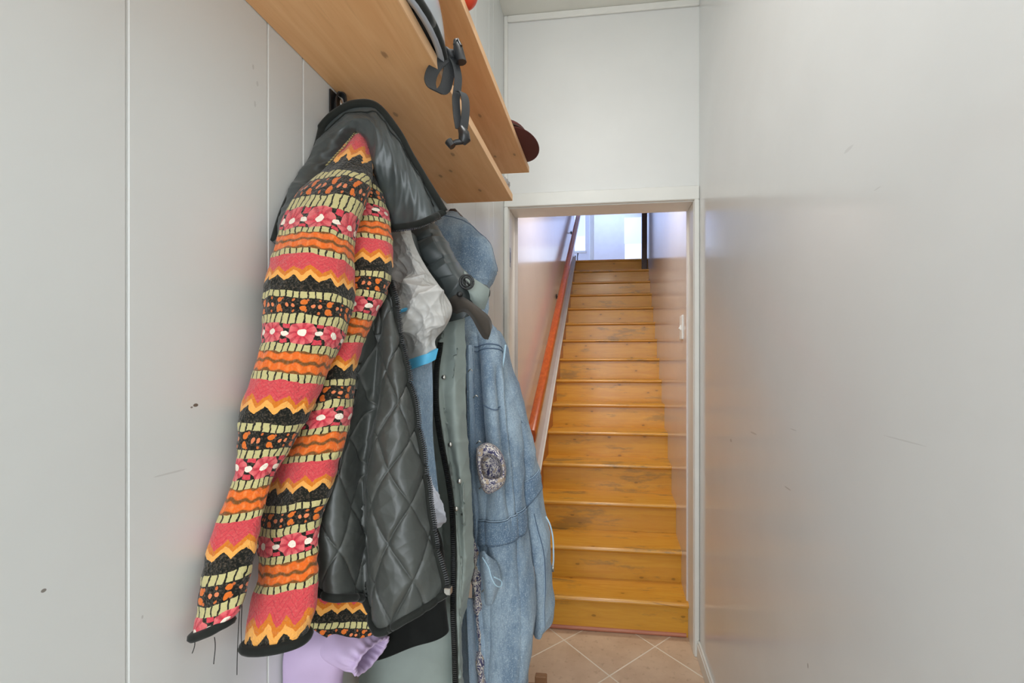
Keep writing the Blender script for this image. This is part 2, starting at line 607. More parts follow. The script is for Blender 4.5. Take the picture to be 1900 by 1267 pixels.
M['tile'] = tile_mat()
M['grout'] = plain('pale_grout', rgb(240, 230, 214), 0.9)
M['sky_glass'] = emit('daylit_window_glass', rgb(192, 212, 255), 2.0)
M['sky_glass_soft'] = emit('daylit_window_glass_bright', rgb(200, 218, 255), 1.9)
M['blind'] = emit('self_lit_blind', rgb(176, 196, 254), 0.75); M['blind'].node_tree.nodes['Principled BSDF'].inputs['Base Color'].default_value = rgb(236, 238, 244)  # daylight through the blind put in as its own emission
M['switch'] = plain('white_switch_plastic', rgb(240, 240, 236), 0.3, var=0.01)
M['picture'] = plain('dim_picture_print', rgb(120, 112, 104), 0.4, var=0.2)

ZC = 2.935                                    # hall ceiling
ZU = 2.526                                    # upper floor level
ZT = ZU + 2.45                                # upper ceiling


def struct(name, mb, mat, parent=None, smooth=False):
    o = mb.build(name, mat, parent, smooth)
    if parent is None: o['kind'] = 'structure'
    return o


# ------------------------------------------------------------------ hall shell
# left wall: grooved panelling, each panel its own piece
wl = struct('wall_left', MB().box(XW - 0.10, XW - 0.006, -1.7, YB, 0, ZC + 0.1), M['wall_left'])
edges = [-1.7, -1.25, -1.07, -1.0, -0.72, -0.48, -0.30, -0.06, 0.12, 0.195, 0.377, 0.556, 0.627, 0.81, 1.05, 1.12, 1.30, 1.54, 1.72, 1.79, YF]
for a, b in zip(edges[:-1], edges[1:]):
    MB().box(XW - 0.012, XW, a + 0.00005, b - 0.00005, 0, ZC, 0.0020).build('panel', M['wall_left'], wl)
wr = struct('wall_right', MB().box(XR, XR + 0.1, -1.7, YF + 0.02, 0, ZC + 0.1), M['wall_right'])
struct('ceiling', MB().box(XW - 0.1, XR + 0.1, -1.7, YB, ZC, ZC + 0.08), M['ceiling'])
# wall with the doorway
DL, DR, DH = -0.447, 0.395, CZ + 0.724
wf = MB().box(XW - 0.1, XR + 0.1, YF, YB, DH + 0.02, ZC)
wf.box(XW - 0.1, DL - 0.018, YF, YB, 0, DH + 0.02)
wf.box(DR + 0.016, XR + 0.1, YF, YB, 0, DH + 0.02)
wf.box(XW - 0.1, XR + 0.1, YF + 0.01, YB, ZC, ZT)
wall_f = struct('wall_far', wf, M['wall_end'])
# entry end behind the camera: the wall around an open door
we = MB().box(XW - 0.1, XR + 0.1, -1.8, -1.7, 2.75, ZC).box(XW - 0.1, XW + 0.03, -1.8, -1.7, 0, 2.75).box(XR - 0.03, XR + 0.1, -1.8, -1.7, 0, 2.75)
struct('wall_entry', we, M['wall_end'])
# trims of the far wall
struct('trim_1', MB().box(XW + 0.018, XR, YF - 0.012, YF, ZC - 0.030, ZC - 0.0005, 0.003), M['white_trim'])
struct('trim_2', MB().box(XW + 0.0005, XW + 0.018, YF - 0.012, YF, DH + 0.068, ZC - 0.0005, 0.003), M['white_trim'])
# door frame
fr_ = MB().box(DL - 0.018, DL, YF + 0.002, YB + 0.004, 0, DH + 0.02, 0.002)
fr_.box(DR, DR + 0.016, YF + 0.002, YB + 0.004, 0, DH + 0.02, 0.002)
fr_.box(DL, DR, YF + 0.002, YB + 0.004, DH, DH + 0.02, 0.002)
door = struct('door_1', fr_, M['white_trim'])
MB().box(XW + 0.001, DL - 0.002, YF - 0.014, YF + 0.003, 0, DH + 0.004, 0.003).build('casing', M['white_trim'], door)
MB().box(DR + 0.002, XR - 0.001, YF - 0.014, YF + 0.003, 0, DH + 0.004, 0.003).build('casing', M['white_trim'], door)
MB().box(XW + 0.001, XR - 0.001, YF - 0.014, YF + 0.003, DH + 0.004, DH + 0.066, 0.003).build('head_casing', M['white_trim'], door)
MB().box(DL - 0.001, DL + 0.0015, YF + 0.012, YF + 0.034, CZ + 0.455, CZ + 0.545).build('strike_plate', M['metal'], door)
MB().box(DL + 0.0005, DL + 0.002, YF + 0.018, YF + 0.028, CZ + 0.475, CZ + 0.525).build('latch_hole', M['black'], door)
# floor: diagonal tiles over a grout bed
fl = struct('floor', MB().box(XW - 0.1, XR + 0.1, -1.8, YB + 0.02, -0.06, -0.0007), M['grout'])
TS = 0.298
r2 = math.sqrt(0.5)
gx, gy = 0.0202, 1.819                       # a crossing of the joints


def clip(poly, ax, val, keep_less):
    out = []
    for i in range(len(poly)):
        p, q = poly[i], poly[(i + 1) % len(poly)]
        ip = (p[ax] <= val) == keep_less; iq = (q[ax] <= val) == keep_less
        if ip: out.append(p)
        if ip != iq:
            k = (val - p[ax]) / (q[ax] - p[ax]); out.append(tuple(p[j] + k * (q[j] - p[j]) for j in (0, 1)))
    return out


for i in range(-14, 14):
    for j in range(-14, 14):
        g = 0.0030
        sq = []
        for a, b in ((i * TS + g, j * TS + g), ((i + 1) * TS - g, j * TS + g), ((i + 1) * TS - g, (j + 1) * TS - g), (i * TS + g, (j + 1) * TS - g)):
            sq.append((gx + (a - b) * r2, gy + (a + b) * r2))
        if not (-0.2 < sum(p[1] for p in sq) / 4 < 2.5): continue
        for ax, val, kl in ((0, XW, False), (0, XR, True), (1, YB + 0.012, True), (1, -1.0, False)):
            if sq: sq = clip(sq, ax, val, kl)
        if len(sq) < 3: continue
        MB().prism(sq, 2, -0.012, 0.0 - random.random() * 0.0006).build('tile', M['tile'], fl)
bb = MB().box(XR - 0.013, XR, -1.7, YF - 0.015, 0, 0.062, 0.002).box(XR - 0.009, XR, -1.7, YF - 0.015, 0.062, 0.075, 0.002)
struct('baseboard_right', bb, M['white_trim'])
bbl = MB().box(XW, XW + 0.013, -1.7, YF - 0.015, 0, 0.062, 0.002)
struct('baseboard_left', bbl, M['white_trim'])

# ------------------------------------------------------------------ stairwell
NST = 15
RUN, RISE = 0.2173, 0.1681
nose = lambda k: (2.0547 + RUN * k + (0.035 if k == 0 else 0), CZ - 1.1385 + RISE * k)
xl_ = lambda y: -0.4047 + 0.0047 * (y - 2.0547) / RUN
xr_ = lambda y: 0.3846 + 0.0079 * (y - 2.0547) / RUN
YTOP = nose(14)[0] + 0.03


def slab(name, fx, y0, y1, z0, z1, th, mat):
    """wall slab following the slightly splayed stairwell"""
    pts = [(fx(y0), y0), (fx(y1), y1), (fx(y1) + th, y1), (fx(y0) + th, y0)]
    return struct(name, MB().prism(pts, 2, z0, z1), mat)


slab('wall_stair_left', lambda y: xl_(y) - 0.028, YB + 0.001, YTOP + 0.10, 0, ZT, -0.10, M['stair_wall'])
slab('wall_stair_right', lambda y: xr_(y) + 0.001, YB + 0.001, YTOP + 0.04, 0, ZT, 0.10, M['stair_wall'])

stair = thing('staircase', 'steep varnished orange-brown wooden staircase rising beyond the doorway', 'staircase', (0, 2.13, 0))
for k in range(NST):
    y, z = nose(k)
    y2 = nose(k + 1)[0] + 0.028 if k < NST - 1 else y + 0.30
    xl, xr = xl_(y), xr_(y)
    # tread with a rounded nose
    prof = []
    for a in range(0, 9):
        th = math.pi / 2 + math.pi * a / 8
        prof.append((y + 0.013 + 0.013 * math.cos(th), z - 0.013 + 0.013 * math.sin(th)))
    prof += [(y2, z - 0.026), (y2, z)]
    t = MB().prism(prof, 0, xl, xr_(y2) + 0.003 if k else DR + 0.0005).build('tread', M['stair_tread'], stair, smooth=True, sharp=40)
    zb = nose(k - 1)[1] if k else 0.0
    MB().box(xl - 0.003, xr_(y + 0.042) + 0.002 if k else DR + 0.0005, y + 0.024, y + 0.042, zb - 0.002, z - 0.024).build('riser', M['stair_riser'], stair)
# skirt board on the left with its white painted top edge
y0, y1 = nose(0)[0] + 0.02, YTOP
sl = RISE / RUN
zt = lambda y: CZ - 1.1385 + (y - 2.0547) * sl + 0.022


def skewed(name, f0, f1, y0, y1, zl, zh, mat, par):
    v = []
    for y in (y0, y1):
        v += [(f0(y), y, zl(y)), (f1(y), y, zl(y)), (f1(y), y, zh(y)), (f0(y), y, zh(y))]
    f = [(0, 1, 2, 3), (7, 6, 5, 4), (0, 4, 5, 1), (1, 5, 6, 2), (2, 6, 7, 3), (3, 7, 4, 0)]
    return mesh(name, v, f, mat, par, smooth=False)


skewed('skirt_board', lambda y: xl_(y) - 0.028, lambda y: xl_(y) - 0.0005, YB + 0.004, y1, lambda y: max(0, zt(y) - 0.33), zt, M['skirt_wood'], stair)
skewed('skirt_cap', lambda y: xl_(y) - 0.028, lambda y: xl_(y) - 0.006, YB + 0.004, y1, lambda y: zt(y) + 0.0003, lambda y: zt(y) + 0.005, M['stair_wall'], stair)
o = skewed('skirt_bead', lambda y: xl_(y) - 0.006, lambda y: xl_(y) + 0.002, YB + 0.004, y1, lambda y: zt(y) + 0.0003, lambda y: zt(y) + 0.008, M['white_trim'], stair)
o['label'] = 'white painted bead along the skirt board'
MB().tube([(xl_(2.1), 2.117, 0.010), (xr_(2.1), 2.117, 0.010)], 0.011, 10).build('base_molding', M['pink_wood'], stair, smooth=True, sharp=40)

# handrail
rail = thing('handrail', 'orange-brown wooden handrail climbing the left stairwell wall', 'handrail', (-0.38, 2.16, CZ - 0.40))
rs = 0.548 / 0.7635
ry0 = 2.185
rz = lambda y: CZ - 0.413 + (y - ry0) * (1.732 + 0.413) / (5.16 - 2.185)
rx0 = lambda y: xl_(y) + 0.000
N = 24
v, f = [], []
hw, hh = 0.024, 0.034
prof = []
for i in range(16):
    a = 2 * math.pi * i / 16
    ca, sa = math.cos(a), math.sin(a)
    e = 0.45
    prof.append((hw * math.copysign(abs(ca) ** e, ca), hh * math.copysign(abs(sa) ** e, sa)))
for y in np.linspace(ry0, 5.25, N):
    for (a, b) in prof:
        v.append((rx0(y) + 0.026 + a, y, rz(y) + 0.034 + b))
for i in range(N - 1):
    for k in range(16):
        k2 = (k + 1) % 16
        f.append((i * 16 + k, i * 16 + k2, (i + 1) * 16 + k2, (i + 1) * 16 + k))
f.append(tuple(range(16))[::-1]); f.append(tuple((N - 1) * 16 + k for k in range(16)))
mesh('rail', v, f, M['rail_wood'], rail, smooth=True, sharp=50)
for y in (2.25, 3.55, 4.8):
    b = MB().tube([(xl_(y) - 0.026, y, rz(y) - 0.022), (xl_(y) + 0.006, y, rz(y) - 0.026), (xl_(y) + 0.024, y, rz(y) + 0.004)], 0.005, 8)
    b.ellipsoid((xl_(y) - 0.023, y, rz(y) - 0.022), (0.005, 0.018, 0.022), 12, 8)
    b.build('bracket', M['black'], rail, smooth=True)

# light switch on the right stairwell wall
ysw = 2.262
sw = thing('light_switch', 'white light switch plate on the right stairwell wall', 'switch', (xr_(ysw), ysw, CZ + 0.18))
MB().box(xr_(ysw) - 0.006, xr_(ysw) + 0.002, ysw - 0.036, ysw + 0.036, CZ + 0.118, CZ + 0.242, 0.003).build('plate', M['switch'], sw)
MB().prism([(xr_(ysw) - 0.006, CZ + 0.165), (xr_(ysw) - 0.006, CZ + 0.195), (xr_(ysw) - 0.017, CZ + 0.176)], 1, ysw - 0.005, ysw + 0.005).build('toggle', M['switch'], sw)

# ------------------------------------------------------------------ upper floor
fu = MB().box(-2.2, 1.6, YTOP + 0.26, 10.2, ZU - 0.2, ZU - 0.002)
struct('floor_upper', fu, M['stair_tread'])
cu = MB().box(-2.2, 1.6, YB, 10.2, ZT, ZT + 0.08)
struct('ceiling_upper', cu, M['upper_wall'])
uw = MB()
uw.box(-2.3, -2.2, 5.0, 10.2, ZU - 0.2, ZT)
uw.box(1.6, 1.7, 5.0, 10.2, ZU - 0.2, ZT)
uw.box(-2.2, xl_(YTOP) - 0.13, YTOP + 0.10, YTOP + 0.16, ZU - 0.2, ZT)
uw.box(xr_(YTOP) + 0.10, 1.6, YTOP + 0.04, YTOP + 0.10, ZU - 0.2, ZT)
struct('wall_upper_side', uw, M['upper_wall'])
YU = 7.6
w1 = MB().box(-2.2, -1.55, YU, YU + 0.1, ZU - 0.05, ZT).box(-0.34, -0.262, YU, YU + 0.1, ZU - 0.05, ZT)
w1.box(-1.55, -0.34, YU, YU + 0.1, ZU - 0.05, ZU + 0.75).box(-1.55, -0.34, YU, YU + 0.1, ZU + 2.0, ZT)
w1.box(1.35, 1.6, YU, YU + 0.1, ZU - 0.05, ZT).box(-0.262, 1.35, YU, YU + 0.1, ZU + 2.05, ZT)
struct('wall_upper_back', w1, M['upper_wall'])
w = struct('window_1', MB().box(-1.55, -0.34, YU + 0.05, YU + 0.06, ZU + 0.75, ZU + 2.0), M['sky_glass'])
MB().box(-1.56, -0.33, YU - 0.01, YU + 0.05, ZU + 0.72, ZU + 0.755).build('window_sill', M['white_trim'], w)
MB().box(-0.97, -0.93, YU + 0.02, YU + 0.05, ZU + 0.76, ZU + 2.0).build('mullion', M['white_trim'], w)
MB().box(-1.545, -0.345, YU + 0.012, YU + 0.018, ZU + 1.02, ZU + 1.99).build('blind', M['blind'], w)
struct('trim_3', MB().box(-0.262, -0.19, YU - 0.02, YU + 0.12, ZU - 0.002, ZU + 2.05, 0.004), M['white_trim'])
YV = 9.6
WX0, WX1, WZ0, WZ1 = 0.44, 1.45, ZU + 0.95, ZU + 1.95
w2 = MB().box(-0.6, WX0, YV, YV + 0.1, ZU - 0.05, ZT).box(WX1, 1.6, YV, YV + 0.1, ZU - 0.05, ZT).box(WX0, WX1, YV, YV + 0.1, ZU - 0.05, WZ0).box(WX0, WX1, YV, YV + 0.1, WZ1, ZT)
struct('wall_upper_far', w2, M['upper_wall'])
w = struct('window_2', MB().box(WX0, WX1, YV + 0.05, YV + 0.06, WZ0, WZ1), M['sky_glass_soft'])
MB().box(WX0 - 0.01, WX1 + 0.01, YV - 0.015, YV + 0.02, ZU + 1.40, WZ1 + 0.02, 0.004).build('blind', M['blind'], w)
# dark newel post at the head of the stairs, right side
np_ = thing('newel_post', 'dark wooden post at the right of the stair head', 'post', (0.454, YTOP - 0.07, nose(13)[1]))
MB().box(0.424, 0.484, YTOP - 0.105, YTOP - 0.042, nose(13)[1] + 0.0005, ZU + 1.25, 0.004).build('post', M['dark_wood'], np_)
MB().box(0.416, 0.490, YTOP - 0.114, YTOP - 0.033, ZU + 1.25, ZU + 1.28, 0.004).build('post_cap', M['dark_wood'], np_)
# small upright iron stub at the left of the stair head
st = thing('iron_stub', 'small dark iron stubs at the left of the stair head', 'bracket', (-0.345, YTOP, ZU))
MB().tube([(-0.325, YTOP + 0.05, ZU + 0.001), (-0.325, YTOP + 0.05, ZU + 0.055), (-0.320, YTOP + 0.05, ZU + 0.10)], [0.006, 0.005, 0.008], 8).build('stub', M['black'], st, smooth=True)
MB().tube([(-0.352, YTOP + 0.03, ZU + 0.001), (-0.350, YTOP + 0.02, ZU + 0.065)], 0.006, 8).build('stub', M['black'], st, smooth=True)

# ------------------------------------------------------------------ shelves
XF = -0.269
ZS1, ZS2 = CZ + 0.476, CZ + 0.682
for nm, z, ye, lab in (('lower', ZS1, 1.245, 'lower pine wall shelf, the longer underside above the coats'),
                       ('upper', ZS2, 1.525, 'upper pine wall shelf, set above the other with the brown cap on it')):
    s = thing('wall_shelf', lab, 'shelf', (XW, 0.6, z), 'pine shelves on the left wall')
    MB().box(XW + 0.001, XF - 0.002, -0.25, ye, z, z + 0.019).build('board', M['pine'], s)
    o = MB().box(XF - 0.002, XF, -0.25, ye, z, z + 0.019).build('front_edge', M['pine_edge'], s)
    o['label'] = 'paler sawn front edge'

# ------------------------------------------------------------------ cloth helpers
KT = 0.773
FW = np.array([-sy, cy, 0.0])                # the way the hall is looked down, level
RT = np.array([cy, sy, 0.0])


def at(px, py, t):
    t = t * KT
    return np.array([0, 0, CZ]) + FW * t + RT * ((px - PX0) / FPX * t) + np.array([0, 0, (HZ - py) / FPX * t])


def spline(P, s):
    """Catmull-Rom through P (n, k) at parameters s in [0, n-1]"""
    P = np.asarray(P, float); n = len(P)
    i = np.clip(np.floor(s).astype(int), 0, n - 2); f = (s - i)
    f = f.reshape((-1,) + (1,) * (P.ndim - 1))
    g = lambda k: P[np.clip(k, 0, n - 1)]
    p0, p1, p2, p3 = g(i - 1), g(i), g(i + 1), g(i + 2)
    p0 = np.where((i - 1 < 0).reshape(f.shape), 2 * p1 - p2, p0)
    p3 = np.where((i + 2 > n - 1).reshape(f.shape), 2 * p2 - p1, p3)
    return 0.5 * (2 * p1 + (p2 - p0) * f + (2 * p0 - 5 * p1 + 4 * p2 - p3) * f ** 2 + (3 * p1 - p0 - 3 * p2 + p3) * f ** 3)


def evenparam(P, n):
    """n parameters spread evenly along the length of the control polygon"""
    P = np.asarray(P, float)
    d = np.linalg.norm(np.diff(P, axis=0), axis=1); L = np.concatenate([[0], np.cumsum(d)])
    return np.interp(np.linspace(0, L[-1], n), L, np.arange(len(P)))


def wave(U, V, seed, n=6, fu=10.0, fv=4.0):
    """smooth random undulation about -1..1"""
    r = np.random.RandomState(seed); o = 0
    for _ in range(n):
        a, b = r.normal(0, fu), r.normal(0, fv)
        o = o + np.sin(a * U + b * V + r.uniform(0, 6.28))
    return o / math.sqrt(n)


def creases(U, V, seed, n=5, freq=25.0, ang=0.0, spread=0.5):
    """sharp ridged folds"""
    r = np.random.RandomState(seed); o = 0
    w1 = wave(U, V, seed + 1, 5, 14, 14) * 0.9; w2 = wave(U, V, seed + 2, 5, 14, 14) * 0.9
    for k in range(n):
        a = ang + r.normal(0, spread); f = freq * r.uniform(0.5, 1.5)
        ph = f * (U * math.cos(a) + V * math.sin(a)) + w1 * math.cos(k) + w2 * math.sin(k) + r.uniform(0, 6.28)
        o = o + (1 - np.abs(np.sin(ph)) ** 0.7) / f * freq
    return o / n


class Surf:
    pass


def finish(P, th, name, mat, parent, U, V, closed=False, twosided=True):
    m, n = P.shape[:2]
    P = P.copy()
    P[..., 0] = np.maximum(P[..., 0], XW + 0.0035 + 0.0015 * (np.arange(n)[None, :] % 2) * 0)
    s = Surf(); s.P, s.U, s.V, s.closed = P, U, V, closed
    if closed:
        gu = np.roll(P, -1, 1) - np.roll(P, 1, 1)
    else:
        gu = np.gradient(P, axis=1)
    gv = np.gradient(P, axis=0)
    N = np.cross(gu, gv); N /= np.linalg.norm(N, axis=2)[..., None] + 1e-12
    s.N = N
    verts = P.reshape(-1, 3); uv = np.stack([U, V], -1).reshape(-1, 2)
    I = np.arange(m * n).reshape(m, n)
    if closed:
        a, b = I[:-1], I[1:]
        q = np.stack([a, b, np.roll(b, -1, 1), np.roll(a, -1, 1)], -1).reshape(-1, 4)
        faces = q.tolist()
    else:
        q = np.stack([I[:-1, :-1], I[1:, :-1], I[1:, 1:], I[:-1, 1:]], -1).reshape(-1, 4)
        Q = P - N * th
        Q[..., 0] = np.maximum(Q[..., 0], XW + 0.002)
        # the back layer is coarser
        ri = np.unique(np.concatenate([np.arange(0, m, 1)]))
        verts = np.concatenate([verts, Q.reshape(-1, 3)]); uv = np.concatenate([uv, uv])
        off = m * n
        qb = q[:, ::-1] + off
        rim = []
        loop = list(I[0, :]) + list(I[1:, -1]) + list(I[-1, :-1][::-1]) + list(I[1:-1, 0][::-1])
        for a, b in zip(loop, loop[1:] + loop[:1]):
            rim.append((a, b, b + off, a + off))
        faces = q.tolist() + qb.tolist() + [tuple(int(k) for k in r) for r in rim]
    s.o = mesh(name, verts, faces, mat, parent, uv=uv)
    return s


def sheet(name, ctrl, mat, parent, m=120, n=80, th=0.003, disp=None, label=None, tt=0.0, vshift=0.0):
    """cloth through rows of (px, py, depth) control points"""
    C = np.array([[at(p[0], p[1], p[2] + tt) for p in row] for row in ctrl])
    su = evenparam(C.mean(0), n); sv = evenparam(C.mean(1), m)
    G = spline(C, sv)                                     # m x cols x 3
    P = np.swapaxes(spline(np.swapaxes(G, 0, 1), su), 0, 1)
    du = np.linalg.norm(np.diff(P, axis=1), axis=2); U = np.concatenate([np.zeros((m, 1)), np.cumsum(du, 1)], 1)
    U = U - U.mean(1)[:, None]
    dv = np.linalg.norm(np.diff(P, axis=0), axis=2); V = np.concatenate([np.zeros((1, n)), np.cumsum(dv, 0)], 0)
    gu, gv = np.gradient(P, axis=1), np.gradient(P, axis=0)
    N = np.cross(gu, gv); N /= np.linalg.norm(N, axis=2)[..., None] + 1e-12
    view = P - np.array([0, 0, CZ])
    sgn = -1.0 if (np.sum(N * view, 2)).mean() > 0 else 1.0
    if sgn < 0:
        P, U, V, N = P[:, ::-1], U[:, ::-1], V[:, ::-1], -N[:, ::-1]
    S_ = np.tile(np.linspace(0, 1, n), (m, 1)); T_ = np.tile(np.linspace(0, 1, m)[:, None], (1, n))
    if sgn < 0: S_ = S_[:, ::-1]
    if disp is not None:
        P = P + N * disp(U, V, S_, T_)[..., None]
    s = finish(P, th, name, mat, parent, U, V + vshift)
    s.flip = sgn < 0
    cm = C.mean(0); dd = np.concatenate([[0], np.cumsum(np.linalg.norm(np.diff(cm, axis=0), axis=1))]); s.cols = dd / dd[-1]
    if label: s.o['label'] = label
    return s


def tube(name, rows, mat, parent, m=140, n=96, disp=None, lip=0.018, label=None, sq=0.85, cap=True, vshift=0.0, warp=None):
    """sleeve or body: rows of (pyL, pxL, pyR, pxR, depth, half thickness in metres)"""
    R_ = np.array(rows, float)
    L = np.array([at(r[1], r[0], r[4]) for r in rows]); Rr = np.array([at(r[3], r[2], r[4]) for r in rows])
    Cc = (L + Rr) / 2; H = (Rr - L) / 2; B = R_[:, 5]
    ob = B * np.abs((R_[:, 1] + R_[:, 3]) / 2 - PX0) / FPX * 1.08
    h0 = np.linalg.norm(H, axis=1)
    H = H * (np.sqrt(np.maximum(h0 ** 2 - ob ** 2, (0.86 * h0) ** 2)) / h0)[:, None]
    sv = evenparam(Cc, m)
    C, Hh, Bb = spline(Cc, sv), spline(H, sv), spline(B[:, None], sv)[:, 0]
    ph = np.linspace(0, 2 * math.pi, n, endpoint=False) + math.pi / 2     # starts at the far side
    ca, sa = np.cos(ph), np.sin(ph)
    ca = np.sign(ca) * np.abs(ca) ** sq; sa = np.sign(sa) * np.abs(sa) ** sq
    P = C[:, None] + Hh[:, None] * ca[None, :, None] + FW[None, None] * (Bb[:, None] * sa[None])[..., None]
    du = np.linalg.norm(np.roll(P, -1, 1) - P, axis=2); U = np.concatenate([np.zeros((m, 1)), np.cumsum(du, 1)[:, :-1]], 1)
    U = U - U[:, n // 2][:, None]
    dv = np.linalg.norm(np.diff(P, axis=0), axis=2); V = np.concatenate([np.zeros((1, n)), np.cumsum(dv, 0)], 0)
    V = np.tile(V[:, n // 2][:, None] * 0.5, (1, n)) + V * 0.5
    V = (warp(V) if warp else V) + vshift
    gu = np.roll(P, -1, 1) - np.roll(P, 1, 1); gv = np.gradient(P, axis=0)
    N = np.cross(gu, gv); N /= np.linalg.norm(N, axis=2)[..., None] + 1e-12
    out = P - C[:, None]
    if np.sum(N * out) < 0: N = -N
    if disp is not None:
        T_ = np.tile(np.linspace(0, 1, m)[:, None], (1, n)); A_ = np.tile(((ph - 1.5 * math.pi + math.pi) % (2 * math.pi) - math.pi)[None] / math.pi, (m, 1))
        P = P + N * disp(U, V, A_, T_)[..., None]
    # the opening turns inwards at the bottom; the top closes
    parts, pu, pv = [P], [U], [V]
    cb = P[-1].mean(0)
    for k, (sc, dz) in enumerate(((0.90, -0.001), (0.72, 0.003), (0.55, lip))):
        ring = cb + (P[-1] - cb) * sc + np.array([0, 0, dz])
        parts.append(ring[None]); pu.append(U[-1:]); pv.append(V[-1:] + 0.004 * (k + 1))
    if cap:
        ct = P[0].mean(0)
        pre, pru, prv = [], [], []
        for sc, dz in ((0.02, 0.012), (0.5, 0.010), (0.85, 0.005)):
            pre.append((ct + (P[0] - ct) * sc + np.array([0, 0, dz]))[None]); pru.append(U[:1] * sc); prv.append(V[:1] - 0.01)
        parts, pu, pv = pre + parts, pru + pu, prv + pv
    P, U, V = np.concatenate(parts), np.concatenate(pu), np.concatenate(pv)
    s = finish(P, 0, name, mat, parent, U, V, closed=True)
    s.top = 3 if cap else 0
    if label: s.o['label'] = label
    return s


def on(s, a, b, off=0.0):
    """point on a sheet at fractions (across, down), lifted by off"""
    m, n = s.P.shape[:2]
    a = np.clip(a, 0, 1)
    if getattr(s, 'flip', False): a = 1 - a
    x, y = a * (n - 1), b * (m - 1)
    i, j = int(min(x, n - 2)), int(min(y, m - 2)); fx, fy = x - i, y - j
    q = lambda A: (A[j, i] * (1 - fx) + A[j, i + 1] * fx) * (1 - fy) + (A[j + 1, i] * (1 - fx) + A[j + 1, i + 1] * fx) * fy
    Nn = q(s.N); Pp = q(s.P)
    if np.dot(Nn, Pp - np.array([0, 0, CZ])) > 0: Nn = -Nn
    return Pp + Nn * off


def seam(name, s, path, r, mat, parent, k=60, off=None, label=None, stitch=0):
    """a thin cord or seam laid on a sheet"""
    path = np.asarray(path, float)
    q = spline(path, evenparam(path, k)) if len(path) > 2 else path[0] + (path[1] - path[0]) * np.linspace(0, 1, k)[:, None]
    pts = [on(s, a, b, r * 0.3 if off is None else off) for a, b in q]
    o = MB().tube(pts, r, 6).build(name, mat, parent, smooth=True)
    if label: o['label'] = label
    return o


def teeth(name, pts, w, step, mat, parent, nrm=None):
    """zip teeth along a line of points"""
    pts = np.asarray(pts, float)
    d = np.linalg.norm(np.diff(pts, axis=0), axis=1); L = np.concatenate([[0], np.cumsum(d)])
    mb = MB()
    for i, l in enumerate(np.arange(0, L[-1], step)):
        p = np.array([np.interp(l, L, pts[:, k]) for k in range(3)])
        p2 = np.array([np.interp(l + step * 0.5, L, pts[:, k]) for k in range(3)])
        t = p2 - p
        if np.linalg.norm(t) < 1e-9: continue
        c = (p + p2) / 2; dv = np.array([0, 0, 1.0])
        v = np.cross(t, FW); v /= np.linalg.norm(v) + 1e-9
        n0 = len(mb.v); tt = t * 0.5; h = FW * w * 0.35
        for a in (-1, 1):
            for b in (-1, 1):
                for e in (-1, 1):
                    mb.v.append(tuple(c + tt * a + v * (w / 2) * b + h * e))
        mb.f += [tuple(n0 + q for q in f) for f in [(0, 2, 3, 1), (4, 5, 7, 6), (0, 1, 5, 4), (2, 6, 7, 3), (0, 4, 6, 2), (1, 3, 7, 5)]]
    o = mb.build(name, mat, parent); o['kind'] = 'stuff'
    return o


def tube_pt(s, a, b, off=0.0):
    """on a tube: a = -1..1 around (0 faces the near side), b = 0..1 down"""
    m, n = s.P.shape[:2]; r0 = s.top; m0 = m - r0 - 3
    x = (a * 0.5 + 0.5) * n; y = r0 + b * (m0 - 1)
    i, j = int(x) % n, int(min(y, r0 + m0 - 2)); fx, fy = x - int(x), y - j; i2 = (i + 1) % n
    q = lambda A: (A[j, i] * (1 - fx) + A[j, i2] * fx) * (1 - fy) + (A[j + 1, i] * (1 - fx) + A[j + 1, i2] * fx) * fy
    Pp, Nn = q(s.P), q(s.N)
    c = s.P[j].mean(0)
    if np.dot(Nn, Pp - c) < 0: Nn = -Nn
    return Pp + Nn * off


def d_body(seed, a=0.008, fu=40, fv=4):
    return lambda U, V, A, T: a * wave(U, V, seed, 6, fu, fv) + a * 0.4 * wave(U, V, seed + 3, 6, 20, 20)


def edge_pts(s, a, b0=0.0, b1=1.0, k=120, off=0.002):
    return [on(s, a, b, off) for b in np.linspace(b0, b1, k)]


# ------------------------------------------------------------------ fleece jacket with black quilted lining
hook_y = 0.72
hk = thing('coat_hook', 'black coat hook on the left wall under the lower shelf', 'hook', (XW, 0.705, CZ + 0.44))
MB().box(XW + 0.0005, XW + 0.004, 0.690, 0.722, CZ + 0.405, CZ + 0.470, 0.001).build('back_plate', M['black'], hk)
MB().tube([(XW + 0.004, 0.706, CZ + 0.425), (XW + 0.03, 0.706, CZ + 0.418), (XW + 0.05, 0.706, CZ + 0.428), (XW + 0.055, 0.706, CZ + 0.452)], 0.0045, 8).build('prong', M['black'], hk, smooth=True)

J = thing('fleece_jacket', 'printed orange and pink fleece jacket with black quilted lining, hanging nearest', 'jacket', tuple(at(640, 230, 0.93)))


def d_sleeve(seed, a1=0.004, a2=0.0025):
    def f(U, V, A, T):
        return 0.010 * (creases(U, V, seed + 2, 4, 17, 0.6, 0.5) - .42) + a1 * wave(U, V, seed, 6, 22, 9) + a2 * wave(U, V, seed + 9, 6, 40, 30) + 0.0007 * wave(U, V, seed + 5, 10, 160, 160)
    return f


